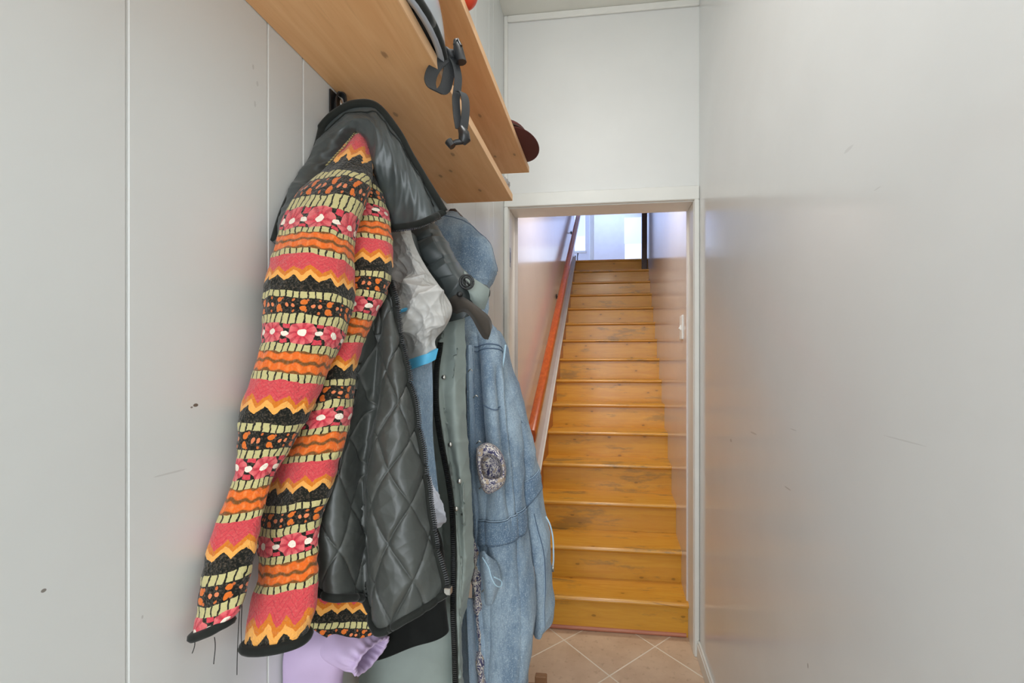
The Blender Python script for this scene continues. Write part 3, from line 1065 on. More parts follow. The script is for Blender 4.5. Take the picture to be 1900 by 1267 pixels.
rowsB = [(262, 640, 262, 690, .945, .020), (300, 625, 300, 693, .925, .028), (372, 615, 372, 714, .90, .032), (447, 610, 447, 725, .875, .034),
         (493, 600, 493, 730, .86, .035), (540, 597, 545, 718, .845, .035), (600, 590, 596, 686, .83, .031), (666, 570, 668, 664, .81, .029),
         (741, 545, 741, 649, .795, .028), (819, 510, 819, 630, .78, .026), (894, 488, 900, 612, .765, .024), (951, 476, 945, 598, .75, .022),
         (1008, 467, 1000, 591, .735, .021), (1060, 469, 1050, 588, .72, .020), (1096, 461, 1090, 585, .712, .020), (1143, 456, 1132, 580, .705, .019), (1194, 458, 1182, 564, .70, .018)]
sB = tube('sleeve', rowsB, M['fleece'], J, 360, 150, d_sleeve(31), vshift=-0.009, warp=lambda v: v - np.maximum(0, v - v.max() + 0.06) * 0.40 + 0.025 * (1 - np.clip((v - .2) / .4, 0, 1)))
rowsA = [(240, 655, 240, 676, .935, .012), (263, 652, 258, 684, .915, .018), (296, 626, 290, 689, .89, .025), (329, 596, 325, 690, .865, .030),
         (372, 548, 365, 684, .83, .036), (432, 517, 435, 666, .795, .040), (498, 504, 498, 659, .77, .041), (555, 493, 560, 659, .757, .040),
         (612, 481, 625, 642, .748, .037), (654, 473, 675, 618, .74, .035), (708, 463, 735, 602, .733, .032), (759, 454, 780, 582, .725, .029),
         (813, 445, 825, 552, .713, .026), (858, 435, 870, 524, .702, .023), (880, 430, 895, 512, .697, .021), (941, 415, 942, 502, .682, .018),
         (1018, 396, 1002, 479, .662, .016), (1096, 376, 1080, 456, .642, .014), (1163, 360, 1128, 446, .628, .012), (1182, 359, 1160, 422, .626, .011)]
sA = tube('sleeve', rowsA, M['fleece'], J, 380, 160, d_sleeve(12), vshift=0.0785, warp=lambda v: np.where(v < 0.243, 0.243 - (0.243 - v) * 0.46, v - np.maximum(0, v - 0.36) * 0.10))

# knit edge round the cuffs
MB().tube([tube_pt(sA, a, 0.995, 0.0005) for a in np.linspace(-1, 1, 60)], 0.0052, 8).build('cuff_edge', M['trimblack'], J, smooth=True)
MB().tube([tube_pt(sB, a, 0.998, 0.0005) for a in np.linspace(-1, 1, 60)], 0.0060, 8).build('cuff_edge', M['trimblack'], J, smooth=True)
# diagonal row of printed dashes at the shoulder
mb = MB()
for b in np.linspace(0.022, 0.135, 16):
    a = -0.12 - 1.1 * (b - 0.02)
    c0 = [tube_pt(sA, a + da, b + db_, 0.0012) for da, db_ in ((-.05, 0), (.05, .004), (.05, .0085), (-.05, .0045))]
    c1 = [x - FW * 0.002 for x in c0]
    n0 = len(mb.v); mb.v += [tuple(x) for x in c0 + c1]
    mb.f += [tuple(n0 + i for i in f) for f in [(0, 1, 2, 3), (7, 6, 5, 4), (0, 4, 5, 1), (1, 5, 6, 2), (2, 6, 7, 3), (3, 7, 4, 0)]]
mb.build('shoulder_dashes', M['cream'], J)['kind'] = 'stuff'
# lined hood falling open over the shoulders
st_ = [((504, 449), (518, 442), (534, 436)), ((516, 395), (536, 398), (560, 400)), ((536, 342), (562, 350), (596, 356)), ((561, 292), (588, 302), (630, 312)),
       ((604, 230), (630, 245), (652, 275)), ((634, 205), (648, 228), (661, 256)), ((660, 194), (665, 220), (669, 252)), ((698, 199), (690, 232), (682, 268)), ((735, 243), (714, 275), (690, 312)),
       ((760, 288), (733, 318), (699, 342)), ((786, 331), (752, 354), (706, 372)), ((808, 366), (768, 388), (712, 398)), ((824, 393), (780, 414), (716, 424))]
tz = [.782, .805, .842, .892, .915, .905, .895, .885, .89, .90, .91, .92, .93]
hood_ctrl = []
for (a, b, c_), t in zip(st_, tz):
    hood_ctrl.append([(a[0], a[1], t + .012), (a[0] * .7 + b[0] * .3, a[1] * .7 + b[1] * .3, t - .012), (b[0], b[1], t - .02), (c_[0], c_[1], t + .015)])


def d_hood(U, V, S_, T_):
    e = np.minimum(np.minimum(S_ * 6, (1 - S_) * 6), 1)
    return e * (0.006 * wave(U, V, 3, 5, 34, 22) + 0.009 * (creases(U, V, 8, 5, 44, 0.5, 0.7) - .3) + 0.004 * (creases(U, V, 18, 4, 90, 1.0, 0.6) - .3))


hood = sheet('hood_lining', hood_ctrl, M['satin'], J, 220, 70, 0.004, d_hood, 'shiny black lining of the hood')
MB().tube([on(hood, 0.0, b, 0.001) for b in np.linspace(0, 1, 120)], 0.0065, 10).build('hood_binding', M['trimblack'], J, smooth=True)
MB().tube([on(hood, a, 1.0, 0.001) for a in np.linspace(0, 1, 50)], 0.0055, 10).build('hood_binding', M['trimblack'], J, smooth=True)
teeth('zipper_teeth', [on(hood, a, 1.0, 0.0) + np.array([0, 0, -0.006]) for a in np.linspace(0.1, 1, 60)], 0.004, 0.0030, M['black'], J)
seam('stitch_line', hood, [(0.16, 0.45), (0.16, 0.7), (0.15, 0.97)], 0.0012, M['trimblack'], J)
# strap loop the jacket hangs by
lp = [at(624, 206, .955), at(622, 190, .965), at(627, 175, .985), at(638, 178, .985), at(641, 192, .97), at(640, 208, .955)]
lp = spline(np.array(lp), np.linspace(0, 5, 40))
MB().ribbon(lp, RT * 0.6 - FW * 0.8, 0.016, 0.0025).build('hanging_loop', M['strap'], J, smooth=False)
MB().ellipsoid(at(633, 191, .952), (0.0022, 0.0022, 0.006), 12, 8).build('eyelet', M['metal'], J, smooth=True)


def quiltfn(cu, cv, depth, blend=None, edge=True):
    def f(U, V, S_, T_):
        w1 = wave(U, V, 77, 5, 14, 12) * 0.07
        a = np.abs(((U / cu + V / cv + w1) % 1) - 0.5) * 2
        b = np.abs(((U / cu - V / cv - w1 * 0.7) % 1) - 0.5) * 2
        puff = (1 - a ** 5) * (1 - b ** 5)
        d = depth * (np.clip(puff, 0, 1) ** 0.45 - 0.7)
        d = d + 0.0055 * wave(U, V, 5, 6, 34, 10) + 0.0045 * (creases(U, V, 41, 5, 60, 0.8, 0.9) - .3) + 0.0016 * (creases(U, V, 44, 5, 150, 0.8, 0.9) - .3)
        return d
    return f


q_rows = [[(690, 520, .91), (698, 515, .90), (706, 512, .905), (712, 510, .90), (718, 510, .895), (725, 512, .89)],
          [(678, 560, .90), (692, 556, .885), (706, 556, .90), (713, 556, .885), (722, 557, .88), (731, 560, .885)],
          [(640, 620, .87), (672, 617, .85), (702, 618, .885), (715, 618, .865), (728, 620, .86), (741, 625, .88)],
          [(610, 720, .84), (655, 718, .82), (693, 720, .868), (708, 720, .84), (738, 720, .83), (762, 724, .862)],
          [(590, 800, .825), (640, 800, .803), (682, 800, .857), (699, 800, .825), (742, 800, .818), (775, 800, .855)],
          [(578, 880, .81), (630, 880, .786), (672, 880, .846), (690, 880, .81), (743, 880, .805), (786, 880, .845)],
          [(570, 950, .80), (622, 950, .775), (675, 950, .836), (690, 950, .80), (748, 950, .795), (793, 952, .835)],
          [(566, 1020, .795), (620, 1020, .766), (678, 1022, .828), (694, 1024, .79), (755, 1022, .787), (804, 1022, .828)],
          [(566, 1070, .79), (620, 1075, .762), (679, 1080, .822), (697, 1095, .785), (762, 1082, .783), (818, 1068, .823)],
          [(569, 1090, .79), (624, 1108, .760), (679, 1114, .818), (702, 1172, .782), (756, 1146, .78), (824, 1098, .82)]]
quilt = sheet('quilted_lining', q_rows, M['quilt'], J, 440, 230, 0.006, quiltfn(0.060, 0.104, 0.0058), 'black diamond-quilted shiny lining')
MB().tube([on(quilt, 1.0, b, 0.0) for b in np.linspace(0, 1, 160)], 0.0052, 10).build('front_binding', M['trimblack'], J, smooth=True)
MB().tube([on(quilt, a, 1.0, 0.0) for a in np.linspace(0, 1, 120)], 0.0058, 10).build('hem_binding', M['trimblack'], J, smooth=True)
zp = [on(quilt, 1.0, b, 0.0) + RT * 0.0055 - FW * 0.003 for b in np.linspace(0.02, 0.985, 200)]
teeth('zipper_teeth', zp, 0.0055, 0.0032, M['black'], J)
MB().box(*[v for k in range(3) for v in (zp[-1][k] - 0.005, zp[-1][k] + 0.005)], 0.001).build('zip_pull', M['metal'], J)
# back hem behind; print shifted to its dark bands in place of shade
hemr = [[(560, 960, .835), (640, 960, .85), (720, 960, .865), (790, 960, .88)], [(560, 1080, .825), (640, 1080, .84), (720, 1080, .845), (790, 1080, .86)],
        [(568, 1160, .815), (620, 1186, .825), (690, 1178, .83), (745, 1150, .845)]]
sheet('back_panel', hemr, M['fleece'], J, 80, 90, 0.004, d_body(5, .003), vshift=-0.034)
# loose threads under the cuff and along the back edge
for k, (a, b, sw_) in enumerate((((360, 1180, .63), (356, 1212, .63), .004), ((395, 1182, .63), (399, 1232, .63), .004), ((444, 1090, .66), (442, 1252, .66), .003), ((449, 1120, .67), (449, 1200, .67), .002))):
    p, q = at(*a), at(*b)
    pts = [p + (q - p) * s_ + RT * sw_ * 0.5 * math.sin(3 * s_ + k) for s_ in np.linspace(0, 1, 14)]
    for pt in pts: pt[0] = max(pt[0], XW + 0.003)
    MB().tube(pts, 0.00045, 5).build('loose_thread', M['trimblack'], J)

# ------------------------------------------------------------------ lilac jacket, lowest
LJ = thing('lilac_jacket', 'lilac jacket with gathered cuff showing below the fleece jacket', 'jacket', tuple(at(590, 1180, .84)))


tube('body', [(1060, 540, 1060, 640, .90, .020), (1120, 522, 1120, 640, .885, .024), (1190, 506, 1190, 640, .835, .022), (1270, 503, 1270, 625, .825, .024), (1380, 500, 1380, 625, .815, .024), (1480, 500, 1480, 620, .81, .024)],
     M['lilac'], LJ, 120, 120, d_body(4, .009, 60, 6))
# sleeve with an elastic cuff, pointing right
ca, cb_ = at(598, 1152, .88), at(684, 1213, .84)
ax = (cb_ - ca); Ls = np.linalg.norm(ax); ax /= Ls
e1 = np.cross(ax, FW); e1 /= np.linalg.norm(e1); e2 = np.cross(ax, e1)
rad = [(-.25, .034, .050), (0, .036, .052), (.3, .038, .054), (.6, .038, .054), (.85, .035, .052), (.95, .029, .047), (1.0, .027, .045), (1.06, .029, .047), (1.04, .023, .040), (.8, .022, .038), (.5, .02, .036)]
m_, n_ = 90, 80
sp = spline(np.array(rad), evenparam(np.array(rad) * np.array([Ls, 1, 1]), m_))
ph = np.linspace(0, 2 * math.pi, n_, endpoint=False)
gath = np.exp(-((sp[:, 0] - 1.0) / .10) ** 2)
rr = 1 + gath[:, None] * 0.06 * np.sin(ph * 17)[None] + 0.06 * np.sin(ph * 3 + sp[:, :1] * 5) + 0.03 * np.sin(ph * 7 - sp[:, :1] * 9)
P = ca + ax * (sp[:, 0] * Ls)[:, None, None] + e1 * (sp[:, 1][:, None] * np.cos(ph) * rr)[..., None] * 0.8 + e2 * (sp[:, 2][:, None] * np.sin(ph) * rr)[..., None] * 0.75
U = np.tile(ph * .05, (m_, 1)); V = np.tile((sp[:, 0] * Ls)[:, None], (1, n_))
finish(P, 0, 'sleeve', M['lilac'], LJ, U, V, closed=True)

# ------------------------------------------------------------------ black cloth between the lining and the parka
BG = thing('black_cloth', 'black cloth hanging behind the quilted lining', 'coat', tuple(at(740, 900, .97)))
tube('body', [(840, 690, 840, 745, .965, .02), (900, 690, 900, 755, .965, .025), (950, 684, 950, 790, .965, .028), (1010, 680, 1010, 820, .965, .03), (1110, 672, 1110, 828, .955, .03), (1160, 668, 1140, 832, .95, .03), (1212, 668, 1168, 836, .945, .03)],
     M['blackcloth'], BG, 120, 100, d_body(9, .006))

# ------------------------------------------------------------------ silver windbreaker
SJ = thing('silver_windbreaker', 'crumpled silver-grey windbreaker with sky blue trim on its cuff', 'jacket', tuple(at(760, 430, 1.02)))
srow = [[(728, 415, 1.02), (738, 412, 1.01), (748, 412, 1.01), (760, 418, 1.02)],
        [(722, 455, 1.01), (738, 452, .99), (756, 450, .985), (770, 455, 1.01)],
        [(715, 500, 1.0), (742, 498, .97), (770, 493, .965), (792, 497, 1.0)],
        [(714, 540, .99), (750, 540, .955), (790, 532, .95), (822, 540, .99)],
        [(716, 580, .985), (760, 584, .95), (806, 578, .935), (839, 574, .98)],
        [(722, 615, .985), (764, 620, .96), (800, 615, .94), (826, 608, .98)],
        [(735, 648, .985), (766, 645, .965), (792, 636, .95), (808, 630, .975)],
        [(750, 674, .98), (768, 668, .965), (790, 660, .955), (810, 650, .97)]]


def d_silver(U, V, S_, T_):
    e = np.clip(np.minimum(np.minimum(S_, 1 - S_) * 5, np.minimum(T_ * 6 + .2, (1 - T_) * 6)), 0, 1)
    return e * (0.034 * (creases(U, V, 20, 4, 34, 0.7, 0.6) - 0.35) + 0.016 * (creases(U, V, 60, 4, 75, 0.3, 0.9) - .3) + 0.006 * (creases(U, V, 64, 4, 170, 0.6, 0.8) - .3) + 0.006 * wave(U, V, 2, 5, 30, 30))


sil = sheet('sleeve', srow, M['silver'], SJ, 240, 150, 0.004, d_silver)
MB().ribbon([on(sil, a, 1.0, 0.0) + np.array([0, 0, -0.006]) - FW * 0.003 for a in np.linspace(0, 1, 40)], np.array([0.25, 0, 1.0]), 0.019, 0.006).build('cuff_trim', M['bluetrim'], SJ)['label'] = 'sky blue cuff trim'
bt = spline(np.array([at(757, 573, .935), at(745, 577, .93), at(737, 587, .93), at(736, 604, .935)]), np.linspace(0, 3, 24))
MB().ribbon(bt, RT * 0.6 + np.array([0, 0, 0.5]), 0.009, 0.004).build('blue_piping', M['bluetrim'], SJ)
# its body hanging behind
tube('body', [(440, 722, 440, 765, 1.045, .010), (560, 716, 560, 790, 1.04, .012), (680, 718, 680, 785, 1.035, .012), (760, 722, 760, 775, 1.03, .010)], M['parka_dark'], SJ, 60, 60, d_body(8, .006))

# ------------------------------------------------------------------ blue denim shirt strip and pale jersey behind the lining
DS = thing('denim_shirt', 'pale blue denim shirt edge between the quilted lining and the grey-green parka', 'shirt', tuple(at(780, 660, 1.04)))
sheet('front', [[(735, 630, 1.0), (765, 630, .99), (800, 630, 1.02)], [(742, 720, .99), (774, 720, .975), (802, 720, 1.01)], [(752, 800, .985), (782, 800, .965), (803, 800, 1.0)], [(760, 880, .98), (790, 880, .955), (812, 880, .99)], [(766, 925, .975), (796, 930, .955), (818, 925, .985)]],
      M['denim_light'], DS, 120, 60, 0.004, d_body(14, .004))
JR = thing('pale_jersey', 'pale grey jersey cuff poking out beside the black zip', 'sweater', tuple(at(800, 900, 1.0)))
tube('sleeve', [(880, 775, 880, 800, .985, .012), (905, 782, 903, 808, .955, .018), (935, 784, 930, 820, .942, .022), (962, 790, 958, 825, .940, .022), (988, 798, 978, 817, .945, .014)], M['lavgrey'], JR, 150, 110,
     lambda U, V, A, T: .014 * (creases(U, V, 33, 4, 70, 1.2, .8) - .33) + .006 * (creases(U, V, 36, 4, 150, .5, .9) - .3), lip=0.01)

# ------------------------------------------------------------------ grey-green parka
PK = thing('parka', 'grey-green parka with dark padded collar, zip and snap placket', 'coat', tuple(at(800, 430, 1.15)))
tube('body', [(560, 760, 560, 852, 1.165, .035), (700, 762, 700, 855, 1.15, .04), (900, 745, 900, 860, 1.12, .045), (1080, 700, 1080, 862, 1.08, .05), (1180, 672, 1180, 856, 1.06, .05), (1270, 662, 1270, 852, 1.05, .05), (1400, 655, 1400, 850, 1.03, .05), (1500, 655, 1500, 850, 1.02, .05)],
     M['parka'], PK, 160, 140, d_body(18, .008, 25, 4))
prow = [[(806, 590, 1.09), (818, 588, 1.075), (832, 586, 1.075), (848, 584, 1.08), (862, 584, 1.10)],
        [(800, 660, 1.08), (812, 660, 1.06), (826, 660, 1.07), (846, 660, 1.065), (866, 662, 1.10)],
        [(793, 720, 1.075), (811, 720, 1.05), (824, 720, 1.06), (846, 720, 1.05), (867, 720, 1.09)],
        [(788, 770, 1.075), (815, 770, 1.045), (828, 770, 1.055), (846, 770, 1.045), (868, 770, 1.085)],
        [(791, 850, 1.07), (826, 850, 1.035), (838, 850, 1.045), (852, 850, 1.035), (870, 850, 1.08)],
        [(808, 910, 1.065), (836, 910, 1.03), (846, 910, 1.04), (858, 910, 1.03), (874, 910, 1.075)],
        [(822, 975, 1.06), (843, 975, 1.025), (851, 975, 1.035), (862, 975, 1.03), (877, 975, 1.075)],
        [(823, 1045, 1.055), (848, 1045, 1.02), (855, 1045, 1.03), (864, 1045, 1.03), (877, 1045, 1.075)],
        [(815, 1120, 1.05), (845, 1120, 1.015), (850, 1120, 1.025), (856, 1122, 1.03), (866, 1122, 1.08)],
        [(823, 1170, 1.045), (848, 1170, 1.01), (851, 1170, 1.02), (854, 1170, 1.03), (858, 1170, 1.08)],
        [(825, 1270, 1.04), (849, 1270, 1.005), (852, 1270, 1.015), (854, 1270, 1.03), (857, 1270, 1.075)],
        [(825, 1420, 1.03), (849, 1420, 1.0), (852, 1420, 1.01), (854, 1420, 1.02), (857, 1420, 1.07)]]


def d_parka(U, V, S_, T_):
    return 0.0040 * wave(U, V, 21, 6, 60, 16) + 0.003 * (creases(U, V, 29, 4, 110, 1.2, .8) - .3) + 0.0075 * (creases(U, V, 25, 4, 55, 1.1, 0.8) - .35) * np.clip((.5 - S_) * 6, 0, 1) + 0.004 * (creases(U, V, 27, 3, 30, 1.5, 0.3) - .3) * np.clip(T_ * 3 - 1.1, 0, 1) * np.clip((S_ - .5) * 6, 0, 1)


pk = sheet('front_placket', prow, M['parka'], PK, 380, 100, 0.005, d_parka)


za = pk.cols[1]
zpts = [on(pk, za, b, 0.0055) for b in np.linspace(0.06, 1, 240)]
zs_ = np.array(zpts); kk = np.ones(31) / 31
zs_ = np.stack([np.convolve(np.pad(zs_[:, c_], 15, mode='reflect', reflect_type='odd'), kk, 'valid') for c_ in range(3)], 1)
zpts = [x - FW * 0.0025 for x in zs_]
MB().ribbon([p + FW * 0.002 for p in zpts], RT, 0.0105, 0.002).build('zip_tape', M['trimblack'], PK)
teeth('zipper_teeth', zpts, 0.0060, 0.0034, M['black'], PK)
for (px, py, t) in ((823, 700, 1.052), (835, 825, 1.035), (852, 893, 1.022), (846, 944, 1.018)):
    c = at(px, py, t)
    mb = MB(); mb.ellipsoid(c, (0.0045, 0.003, 0.0045), 14, 8)
    mb.build('snap_button', M['metal'], PK, smooth=True)
# padded dark collar and hood
crow = [[(752, 415, 1.14), (775, 412, 1.10), (795, 412, 1.10), (808, 420, 1.13)],
        [(755, 460, 1.12), (782, 455, 1.075), (810, 450, 1.07), (832, 462, 1.12)],
        [(770, 500, 1.11), (800, 495, 1.06), (835, 488, 1.05), (862, 500, 1.11)],
        [(790, 535, 1.10), (820, 530, 1.05), (855, 522, 1.04), (884, 522, 1.10)],
        [(805, 570, 1.10), (835, 562, 1.055), (868, 556, 1.05), (905, 540, 1.10)],
        [(815, 600, 1.10), (845, 594, 1.065), (872, 585, 1.06), (894, 574, 1.10)]]


def d_collar(U, V, S_, T_):
    seg = np.abs(np.sin(V * 62 + U * 10)) ** 0.5
    return 0.009 * (seg - .6) * (S_ < .62) * (T_ < .62) + 0.006 * wave(U, V, 51, 6, 30, 30) + 0.012 * (creases(U, V, 52, 4, 50, 0.9, .6) - .3)


sheet('collar', crow, M['parka_dark'], PK, 170, 120, 0.006, d_collar, 'dark padded collar')
flap = [[(862, 500, 1.045), (880, 515, 1.05), (896, 528, 1.06), (906, 537, 1.075)], [(868, 535, 1.03), (880, 545, 1.035), (893, 552, 1.05), (903, 552, 1.07)], [(872, 556, 1.04), (880, 565, 1.045), (889, 572, 1.055), (896, 574, 1.07)]]
sheet('hood_corner', flap, M['parka'], PK, 50, 50, 0.005, d_body(55, .003))
# eyelet with rolled cord
ec = at(866, 523, 1.018)
for rr_, r0 in ((0.0125, 0.0022), (0.0082, 0.0018)):
    MB().tube([ec + (RT * math.cos(a) * 0.9 + np.array([0, 0, 1.0]) * math.sin(a) + FW * 0.35 * math.cos(a)) * rr_ for a in np.linspace(0, 2 * math.pi, 40)], r0, 8).build('eyelet_ring', M['black'], PK, smooth=True)
MB().tube([ec + RT * (-0.005) + np.array([0, 0, .005]), ec - FW * .004, ec + RT * .005 + np.array([0, 0, -.006])], 0.002, 8).build('cord_end', M['black'], PK, smooth=True)
MB().ellipsoid(at(853, 546, 1.02), (0.006, 0.006, 0.005), 16, 10).build('toggle', M['black'], PK, smooth=True)
# dark fleece tab
tabc = [((826, 548), (834, 588)), ((845, 546), (846, 584)), ((862, 552), (860, 581)), ((880, 563), (872, 590)), ((896, 576), (884, 608)), ((907, 586), (891, 619)), ((913, 597), (898, 628)), ((915, 608), (906, 630))]
tr = []
for i, (a, b) in enumerate(tabc):
    t0 = [1.06, 1.03, 1.01, 1.0, 1.0, 1.0, 1.0, 1.005][i]
    tr.append([(a[0], a[1], t0 + .018), (a[0] * .75 + b[0] * .25, a[1] * .75 + b[1] * .25, t0), (a[0] * .3 + b[0] * .7, a[1] * .3 + b[1] * .7, t0), (b[0], b[1], t0 + .018)])
sheet('collar_tab', tr, M['brownfleece'], PK, 90, 50, 0.012, lambda U, V, S_, T_: .002 * wave(U, V, 9, 6, 40, 40), 'dark brown fleece tab')

# ------------------------------------------------------------------ long denim coat
DC = thing('denim_coat', 'long faded blue denim coat with paisley cuff, hanging nearest the doorway', 'coat', tuple(at(850, 410, 1.48)))
hoodrows = [(404, 822, 404, 850, 1.48, .02), (416, 808, 414, 862, 1.47, .035), (435, 800, 431, 886, 1.46, .05), (455, 796, 450, 909, 1.45, .055), (475, 800, 470, 923, 1.44, .055), (497, 806, 495, 927, 1.43, .055),
            (520, 815, 520, 921, 1.42, .055), (545, 830, 541, 912, 1.41, .055), (590, 845, 584, 911, 1.40, .055), (612, 852, 604, 921, 1.39, .06), (640, 860, 640, 936, 1.38, .06), (665, 862, 665, 936, 1.38, .05)]
dh = tube('hood', hoodrows, M['denim'], DC, 160, 140, lambda U, V, A, T: .007 * wave(U, V, 61, 6, 34, 12) + .014 * (creases(U, V, 62, 4, 30, 0.45, .4) - .3) + .005 * (creases(U, V, 67, 4, 80, 0.5, .8) - .3))
bodyrows = [(612, 862, 612, 924, 1.37, .05), (650, 862, 650, 938, 1.345, .06), (720, 864, 720, 950, 1.325, .068), (800, 866, 800, 960, 1.31, .072), (880, 872, 880, 966, 1.30, .075), (960, 878, 960, 974, 1.295, .075),
            (1040, 884, 1040, 982, 1.29, .078), (1120, 886, 1120, 990, 1.285, .08), (1200, 886, 1200, 988, 1.28, .08), (1270, 888, 1270, 980, 1.275, .08), (1400, 890, 1400, 972, 1.27, .08), (1520, 892, 1520, 968, 1.265, .08)]


def d_denim(U, V, A, T):
    w = wave(U, V, 71, 5, 6, 3)
    k = np.abs(np.sin(U * 40 + w * 0.9 + V * 2.2))
    win = lambda a, w_, t0, t1: np.exp(-((A - a) / w_) ** 2) * np.clip((T - t0) * 25, 0, 1) * np.clip((t1 - T) * 12, 0, 1)
    gro = -0.032 * win(-.07 + .05 * T, .045, .04, .36) - 0.020 * win(.17, .04, .08, .42) + .012 * win(.06, .06, .05, .4)
    return gro + 0.022 * (k ** 0.6 - .6) * (0.30 + 0.70 * np.exp(-((T - .22) / .20) ** 2)) + .005 * wave(U, V, 72, 6, 34, 10) + .005 * (creases(U, V, 75, 4, 60, .6, .8) - .3)


db = tube('body', bodyrows, M['denim'], DC, 320, 220, d_denim)
slv = [(622, 905, 618, 930, 1.39, .03), (650, 912, 648, 940, 1.385, .045), (690, 920, 688, 950, 1.38, .05), (727, 927, 727, 963, 1.375, .052), (787, 936, 787, 980, 1.37, .052), (846, 944, 846, 994, 1.365, .052), (905, 953, 895, 1002, 1.36, .052),
       (955, 968, 925, 1008, 1.36, .05), (985, 974, 965, 1016, 1.36, .048), (1020, 980, 1000, 1024, 1.36, .048), (1060, 985, 1045, 1026, 1.36, .048), (1110, 989, 1100, 1024, 1.36, .048), (1150, 991, 1145, 1023, 1.36, .046), (1172, 992, 1160, 1020, 1.36, .044)]
ds = tube('sleeve', slv, M['denim'], DC, 200, 140, lambda U, V, A, T: .006 * wave(U, V, 81, 6, 30, 8) + .010 * (creases(U, V, 83, 4, 34, .5, .5) - .3))


def tseam(name, s, path, r, mat, k=50, off=0.0006, parent=DC, label=None):
    path = np.asarray(path, float)
    q = spline(path, evenparam(path, k)) if len(path) > 2 else path[0] + (path[1] - path[0]) * np.linspace(0, 1, k)[:, None]
    o = MB().tube([tube_pt(s, a, b, off) for a, b in q], r, 6).build(name, mat, parent, smooth=True)
    if label: o['label'] = label
    return o


def tband(name, s, a0, a1, b0, b1, mat, th=0.003, slope=0.0, k=50):
    """a stitched band of cloth lying on a tube"""
    A = np.linspace(a0, a1, k)
    P = np.array([[tube_pt(s, a, b + slope * (a - a0), 0.0028) for a in A] for b in np.linspace(b0, b1, 14)])
    U = np.tile(np.linspace(0, .1, k), (14, 1)); V = np.tile(np.linspace(0, .05, 14)[:, None], (1, k))
    return finish(P, th, name, mat, DC, U, V)


tseam('hem_seam', dh, [(-.35, .02), (.1, .06), (.38, .16), (.5, .30), (.5, .42)], .0013, M['thread'])
tseam('yoke_seam', db, [(-.15, .045), (.1, .042), (.45, .052)], .0016, M['thread'])
tseam('yoke_seam', db, [(-.15, .053), (.1, .050), (.45, .060)], .0016, M['thread'])
tband('waistband', db, -.18, .42, .385, .428, M['denim_dark'], slope=-.02)
for b in (.383, .396, .412, .430):
    tseam('stitch_line', db, [(-.18, b), (.12, b - .006), (.42, b - .012)], .0013, M['denim_dark'] if b != .383 else M['denim_light'], off=.0034)
tband('cuff_band', ds, -.30, .45, .505, .575, M['denim_dark'], slope=-.05)
for b in (.503, .525, .55, .577):
    tseam('stitch_line', ds, [(-.30, b), (.08, b - .019), (.45, b - .038)], .0013, M['thread'] if b != .503 else M['denim_light'], off=.0034)
tseam('side_seam', ds, [(.02, .60), (.07, .78), (.10, .98)], .0013, M['denim_light'])
tseam('side_seam', ds, [(.06, .60), (.11, .78), (.14, .98)], .0013, M['thread'])
tseam('pocket_seam', db, [(-.02, .16), (.08, .172), (.2, .165)], .0013, M['thread'])
tseam('pocket_seam', ds, [(-.25, .27), (-.02, .255), (.2, .30)], .0013, M['thread'])
# front edge strip
stx = [(640, 864, 874), (700, 864, 876), (775, 865, 879), (850, 867, 882), (920, 872, 887), (980, 876, 891), (1040, 876, 894), (1120, 876, 900), (1200, 880, 907), (1270, 884, 914), (1420, 888, 922)]
srows = [[(a, y, 1.215), ((a + b) / 2, y, 1.200), (b, y, 1.215), (b + 5, y, 1.26)] for y, a, b in stx]
strip = sheet('front_edge', srows, M['denim_light'], DC, 260, 40, 0.005, lambda U, V, S_, T_: .0015 * wave(U, V, 91, 6, 40, 20))
seam('stitch_line', strip, [(.16, 0), (.16, .5), (.16, 1)], .0016, M['denim_dark'], DC, 150)
seam('stitch_line', strip, [(.62, 0), (.62, .5), (.62, 1)], .0012, M['denim_dark'], DC, 150)
pr = [[(873 + q * 3, 1040 + q * 55, 1.212), (879 + q * 3, 1040 + q * 55, 1.190), (889 + q * 3.4, 1040 + q * 55, 1.205)] for q in range(8)]
pr[0] = [(877, 1000, 1.213), (880, 1000, 1.200), (884, 1000, 1.208)]
sheet('paisley_facing', pr, M['paisley'], DC, 140, 30, 0.003, lambda U, V, S_, T_: .003 * wave(U, V, 95, 6, 40, 60), 'white and navy paisley facing')
# little metal tacks down the front
for (px, py) in ((868, 690), (878, 738), (884, 823), (889, 907), (894, 1098)):
    c = at(px, py, 1.165)
    MB().tube([c, c + RT * .006 + np.array([0, 0, .006]), c + RT * .010 + np.array([0, 0, .002])], .0014, 6).build('tack_button', M['metal'], DC, smooth=True)
# rolled paisley cuff, open towards the viewer
oc, ic = at(911, 868, 1.20), at(909, 866, 1.155)
outl = [(884, 832), (896, 823), (908, 822), (922, 829), (932, 842), (938, 862), (939, 882), (934, 900), (920, 911), (905, 916), (896, 908), (889, 890), (885, 870), (883, 850)]
inl = [(894, 852), (898, 846), (906, 843), (916, 846), (924, 853), (930, 864), (931, 878), (926, 886), (916, 888), (906, 888), (899, 885), (895, 878), (893, 868), (892, 860)]
ncu = 84
loop = lambda pts: spline(np.array(pts + pts[:1], float), np.linspace(0, len(pts), ncu, endpoint=False))
O_, I_ = loop(outl), loop(inl)
rings = []
for f_, t_ in ((-.02, 1.24), (-.01, 1.20), (0.0, 1.16), (.08, 1.125), (.35, 1.105), (.7, 1.10), (.95, 1.105), (1.0, 1.12), (1.05, 1.14), (1.2, 1.155), (1.6, 1.16), (2.1, 1.16)):
    q = O_ * (1 - f_) + I_ * f_ if f_ <= 1 else I_.mean(0) + (I_ - I_.mean(0)) * max(0.02, 1 - (f_ - 1) * .95)
    rings.append(np.array([at(a, b, t_) for a, b in q]))
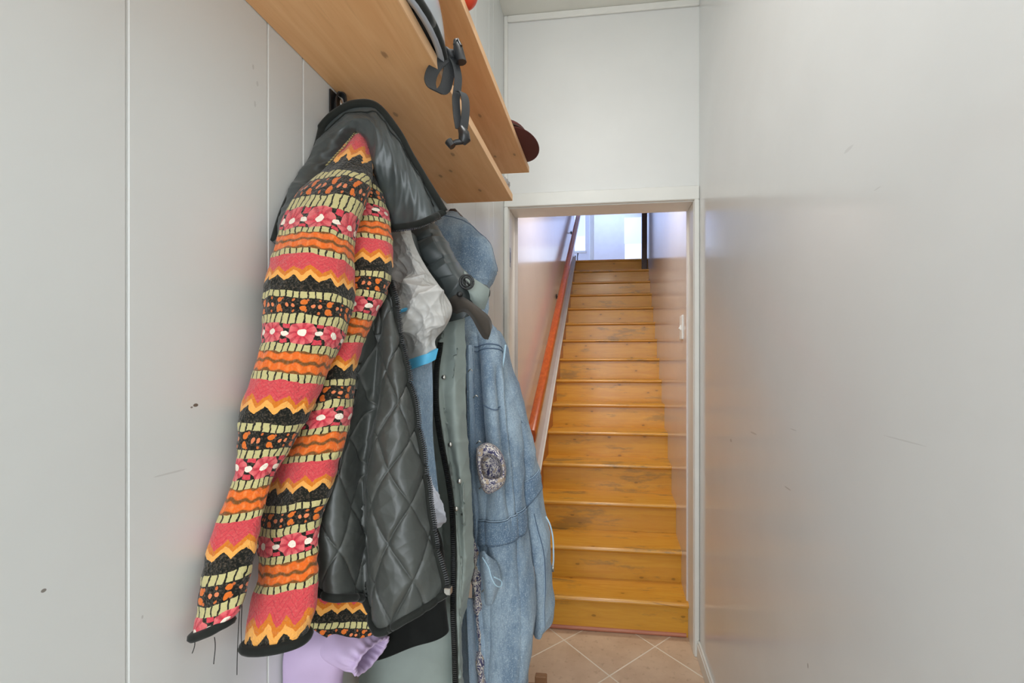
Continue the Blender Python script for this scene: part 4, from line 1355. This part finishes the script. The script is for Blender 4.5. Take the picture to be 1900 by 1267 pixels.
Pc = spline(np.array(rings), np.linspace(0, len(rings) - 1, 70))
Uc = np.tile(np.linspace(0, .2, ncu), (70, 1)); Vc = np.tile(np.linspace(0, .12, 70)[:, None], (1, ncu))
Pc = Pc + (0.0016 * wave(Uc * 3, Vc * 3, 97, 8, 40, 40))[..., None] * FW
finish(Pc, 0, 'paisley_cuff', M['paisley'], DC, Uc, Vc, closed=True).o['label'] = 'rolled white and navy paisley cuff'
# pocket flap with a pale edge
pf = [[(892, 1028, 1.175), (897, 1022, 1.155), (905, 1030, 1.150), (922, 1040, 1.175)], [(894, 1060, 1.170), (902, 1064, 1.145), (914, 1066, 1.145), (928, 1058, 1.170)], [(899, 1090, 1.170), (905, 1094, 1.145), (916, 1092, 1.145), (930, 1082, 1.170)], [(903, 1118, 1.175), (907, 1122, 1.165), (912, 1120, 1.160), (918, 1112, 1.175)]]
fl_ = sheet('pocket_flap', pf, M['denim'], DC, 70, 60, 0.004, d_body(99, .003))
cordp = spline(np.array([at(895, 1034, 1.140), at(906, 1052, 1.125), at(912, 1072, 1.120), at(920, 1086, 1.125), at(929, 1088, 1.140), at(930, 1078, 1.145), at(916, 1070, 1.125)]), np.linspace(0, 6, 60))
MB().tube(cordp, .0012, 6).build('pocket_piping', M['palecord'], DC, smooth=True)
# cords
MB().tube(spline(np.array([at(938, 640, 1.31), at(934, 670, 1.29), at(928, 700, 1.285), at(922, 718, 1.285)]), np.linspace(0, 3, 30)), .0022, 8).build('drawstring', M['palecord'], DC, smooth=True)
MB().tube(spline(np.array([at(1013, 958, 1.33), at(1021, 975, 1.32), at(1026, 1000, 1.315), at(1027, 1035, 1.315), at(1026, 1050, 1.315)]), np.linspace(0, 4, 40)), .0019, 8).build('drawstring', M['palecord'], DC, smooth=True)
MB().tube([at(1026, 1049, 1.315), at(1026, 1060, 1.315)], .0028, 8).build('cord_tip', M['metal'], DC, smooth=True)
pt = [[(982, 1048, 1.285), (987, 1047, 1.275), (991, 1052, 1.29)], [(984, 1072, 1.283), (989, 1072, 1.273), (993, 1074, 1.288)], [(986, 1094, 1.283), (989, 1097, 1.273), (992, 1095, 1.288)]]
sheet('paisley_patch', pt, M['paisley'], DC, 30, 16, 0.002)
# grey lining showing at the lower front
sheet('lining', [[(852, 1120, 1.20), (865, 1110, 1.17), (884, 1110, 1.22)], [(853, 1180, 1.19), (868, 1175, 1.16), (890, 1175, 1.22)], [(855, 1270, 1.18), (872, 1270, 1.15), (896, 1270, 1.22)], [(856, 1420, 1.17), (875, 1420, 1.15), (900, 1420, 1.21)]], M['denim_light'], DC, 80, 40, 0.003, d_body(101, .004))

# ------------------------------------------------------------------ picture frame on the left wall behind the coats
FR = thing('picture_frame', 'dark wooden picture frame on the left wall behind the denim coat', 'picture', (XW, 1.41, CZ + 0.265))
fa, fb, fz1, fz0, fw = 1.255, 1.565, CZ + 0.466, CZ + 0.265, 0.040
for (a, b, c_, d) in ((fa, fb, fz1 - fw, fz1), (fa, fb, fz0, fz0 + fw), (fa, fa + fw, fz0 + fw, fz1 - fw), (fb - fw, fb, fz0 + fw, fz1 - fw)):
    MB().box(XW + 0.001, XW + 0.026, a, b, c_, d, 0.005).build('frame_rail', M['dark_wood'], FR)
    MB().box(XW + 0.020, XW + 0.030, a + .004, b - .004, c_ + .012, d - .020 if d - c_ < .1 else d, 0.003).build('frame_bead', M['dark_wood'], FR)
MB().box(XW + 0.001, XW + 0.012, fa + fw, fb - fw, fz0 + fw, fz1 - fw).build('picture', M['picture'], FR)

# ------------------------------------------------------------------ on the shelves
zs1, zs2 = ZS1 + 0.0192, ZS2 + 0.0192
HE = thing('helmet', 'grey helmet with black padding and dangling straps on the lower shelf', 'helmet', (-0.345, 0.615, zs1))
hc = np.array([-0.345, 0.615, zs1 + 0.018]); hr = np.array([0.092, 0.165, 0.128])
v, f = [], []
nu, nv = 48, 18
for lay, sc in ((0, 1.0), (1, 0.90)):
    for j in range(nv + 1):
        th = (math.pi / 2 * 1.06) * j / nv
        for i in range(nu):
            p_ = 2 * math.pi * i / nu
            v.append(tuple(hc + hr * sc * np.array([abs(math.sin(th)) ** .75 * math.cos(p_), abs(math.sin(th)) ** .75 * math.sin(p_), math.copysign(abs(math.cos(th)) ** .75, math.cos(th))])))
o1 = (nv + 1) * nu
for j in range(nv):
    for i in range(nu):
        i2 = (i + 1) % nu
        f.append((j * nu + i, (j + 1) * nu + i, (j + 1) * nu + i2, j * nu + i2))
        f.append((o1 + j * nu + i2, o1 + (j + 1) * nu + i2, o1 + (j + 1) * nu + i, o1 + j * nu + i))
for i in range(nu):
    i2 = (i + 1) % nu
    f.append((nv * nu + i, o1 + nv * nu + i, o1 + nv * nu + i2, nv * nu + i2))
mesh('shell', v, f, M['helmet'], HE)
pad = [hc + np.array([hr[0] * 0.965 * math.cos(a), hr[1] * 0.965 * math.sin(a), -0.010]) for a in np.linspace(0, 2 * math.pi, 60)]
MB().tube(pad, 0.0085, 10).build('padding', M['trimblack'], HE, smooth=True)
kn = at(833, 102, .93)
mb = MB(); mb.ellipsoid(kn, (0.012, 0.010, 0.011), 16, 10, lambda d: 1 + .2 * math.sin(5 * d[0] + 4 * d[2]))
mb.build('strap_knot', M['strap'], HE, smooth=True)
C3 = lambda L, k=40: spline(np.array([at(*q) for q in L]), evenparam(np.array([at(*q) for q in L]), k))
MB().ribbon(C3([(772, 20, .80), (790, 55, .84), (808, 82, .885), (820, 95, .92), (834, 103, .925)]), RT + FW * .3, 0.020, 0.005).build('chin_strap', M['strap'], HE)
MB().ribbon(C3([(833, 102, .925), (815, 116, .905), (802, 134, .90), (798, 152, .90), (804, 166, .905), (816, 171, .915), (826, 163, .922), (832, 140, .925), (836, 108, .925)]), RT * .72 + FW * .7, 0.020, 0.0016).build('strap_loop', M['strap'], HE)
MB().ribbon(C3([(838, 106, .925), (846, 122, .925), (850, 145, .925), (848, 170, .925), (846, 185, .925), (848, 215, .925), (852, 240, .925)]), RT * .8 + FW * .5, 0.013, 0.0016).build('chin_strap', M['strap'], HE)
MB().ribbon(C3([(850, 170, .92), (858, 172, .92), (863, 184, .92), (864, 205, .92), (861, 232, .92), (858, 246, .92)]), RT * .75 + FW * .6, 0.014, 0.0016).build('chin_strap', M['strap'], HE)
# buckles
mb = MB(); mb.tube([at(846, 75, .92), at(850, 90, .92), at(856, 116, .922)], [.0045, .008, .009], 10); mb.tube([at(843, 84, .915), at(850, 74, .915), at(855, 86, .915)], .003, 8)
mb.build('buckle', M['black'], HE, smooth=True, sharp=50)
mb = MB(); mb.tube([at(856, 238, .918), at(861, 248, .916), at(862, 258, .916), at(858, 265, .916)], [.006, .009, .010, .006], 12)
mb.tube([at(858, 262, .916), at(846, 264, .914), at(838, 267, .912)], [.005, .0045, .004], 8)
mb.tube([at(832, 262, .912), at(840, 272, .912)], [.0068, .0062], 10)
mb.build('buckle', M['black'], HE, smooth=True, sharp=50)

bl = thing('ball', 'small orange-red ball at the front of the upper shelf', 'ball', (-0.277, 0.825, zs2))
MB().ellipsoid((-0.277, 0.825, zs2 + 0.0285), (0.0285, 0.0285, 0.0285), 28, 18).build('shell', M['red'], bl, smooth=True)
MB().tube([(-0.277 + 0.0287 * math.cos(a), 0.825 + 0.0287 * math.sin(a), zs2 + 0.0285) for a in np.linspace(0, 2 * math.pi, 40)], 0.0006, 6).build('seam', M['red'], bl, smooth=True)

cp = thing('cap', 'dark brown felt cap overhanging the end of the upper shelf', 'cap', (-0.29, 1.37, zs2))
MB().ellipsoid((-0.300, 1.385, zs2 + 0.022), (0.062, 0.125, 0.021), 40, 16, lambda d: 1 + .03 * math.sin(6 * d[1])).build('crown', M['cap'], cp, smooth=True)
MB().ellipsoid((-0.283, 1.385, zs2 + 0.007), (0.070, 0.118, 0.0055), 40, 12).build('brim', M['cap'], cp, smooth=True)
MB().tube([(-0.294 + 0.063 * math.cos(a), 1.385 + 0.121 * math.sin(a), zs2 + 0.0145) for a in np.linspace(0, 2 * math.pi, 60)], 0.0025, 6).build('band', M['dark_wood'], cp, smooth=True)

pb = thing('plastic_bag', 'small crumpled clear plastic bag on the end of the lower shelf', 'bag', (-0.30, 1.21, zs1))
mb = MB(); mb.ellipsoid((-0.289, 1.205, zs1 + 0.0165), (0.020, 0.030, 0.016), 30, 18, lambda d: 1 + .16 * math.sin(9 * d[0] + 4 * d[1]) * math.cos(7 * d[2] - 5 * d[1]))
tag(pb, None); mb.build('film', M['plastic'], pb, smooth=True)
MB().tube([(-0.305, 1.19, zs1 + 0.030), (-0.31, 1.185, zs1 + 0.038), (-0.315, 1.18, zs1 + 0.040)], [.004, .002, .006], 8).build('twisted_neck', M['plastic'], pb, smooth=True)

# ------------------------------------------------------------------ low wooden rack on the floor
RK = thing('shoe_rack', 'low brown wooden shoe rack on the tiles beneath the denim coat', 'rack', (-0.34, 1.55, 0))
M['rack_wood'] = wood('worn_rack_wood', rgb(176, 136, 100), rgb(150, 108, 76), 0, 0.55, 0, 0.3)
for y in (1.47, 1.606):
    for x in (-0.43, -0.262):
        MB().box(x, x + 0.044, y, y + 0.024, 0.0005, 0.128, 0.003).build('leg', M['rack_wood'], RK)
for x in (-0.43, -0.262):
    MB().box(x + 0.004, x + 0.040, 1.494, 1.606, 0.03, 0.055, 0.003).build('side_rail', M['rack_wood'], RK)
for i, y in enumerate((1.474, 1.519, 1.564, 1.609)):
    MB().box(-0.386, -0.262, y, y + 0.022, 0.07, 0.088, 0.003).build('slat', M['rack_wood'], RK)
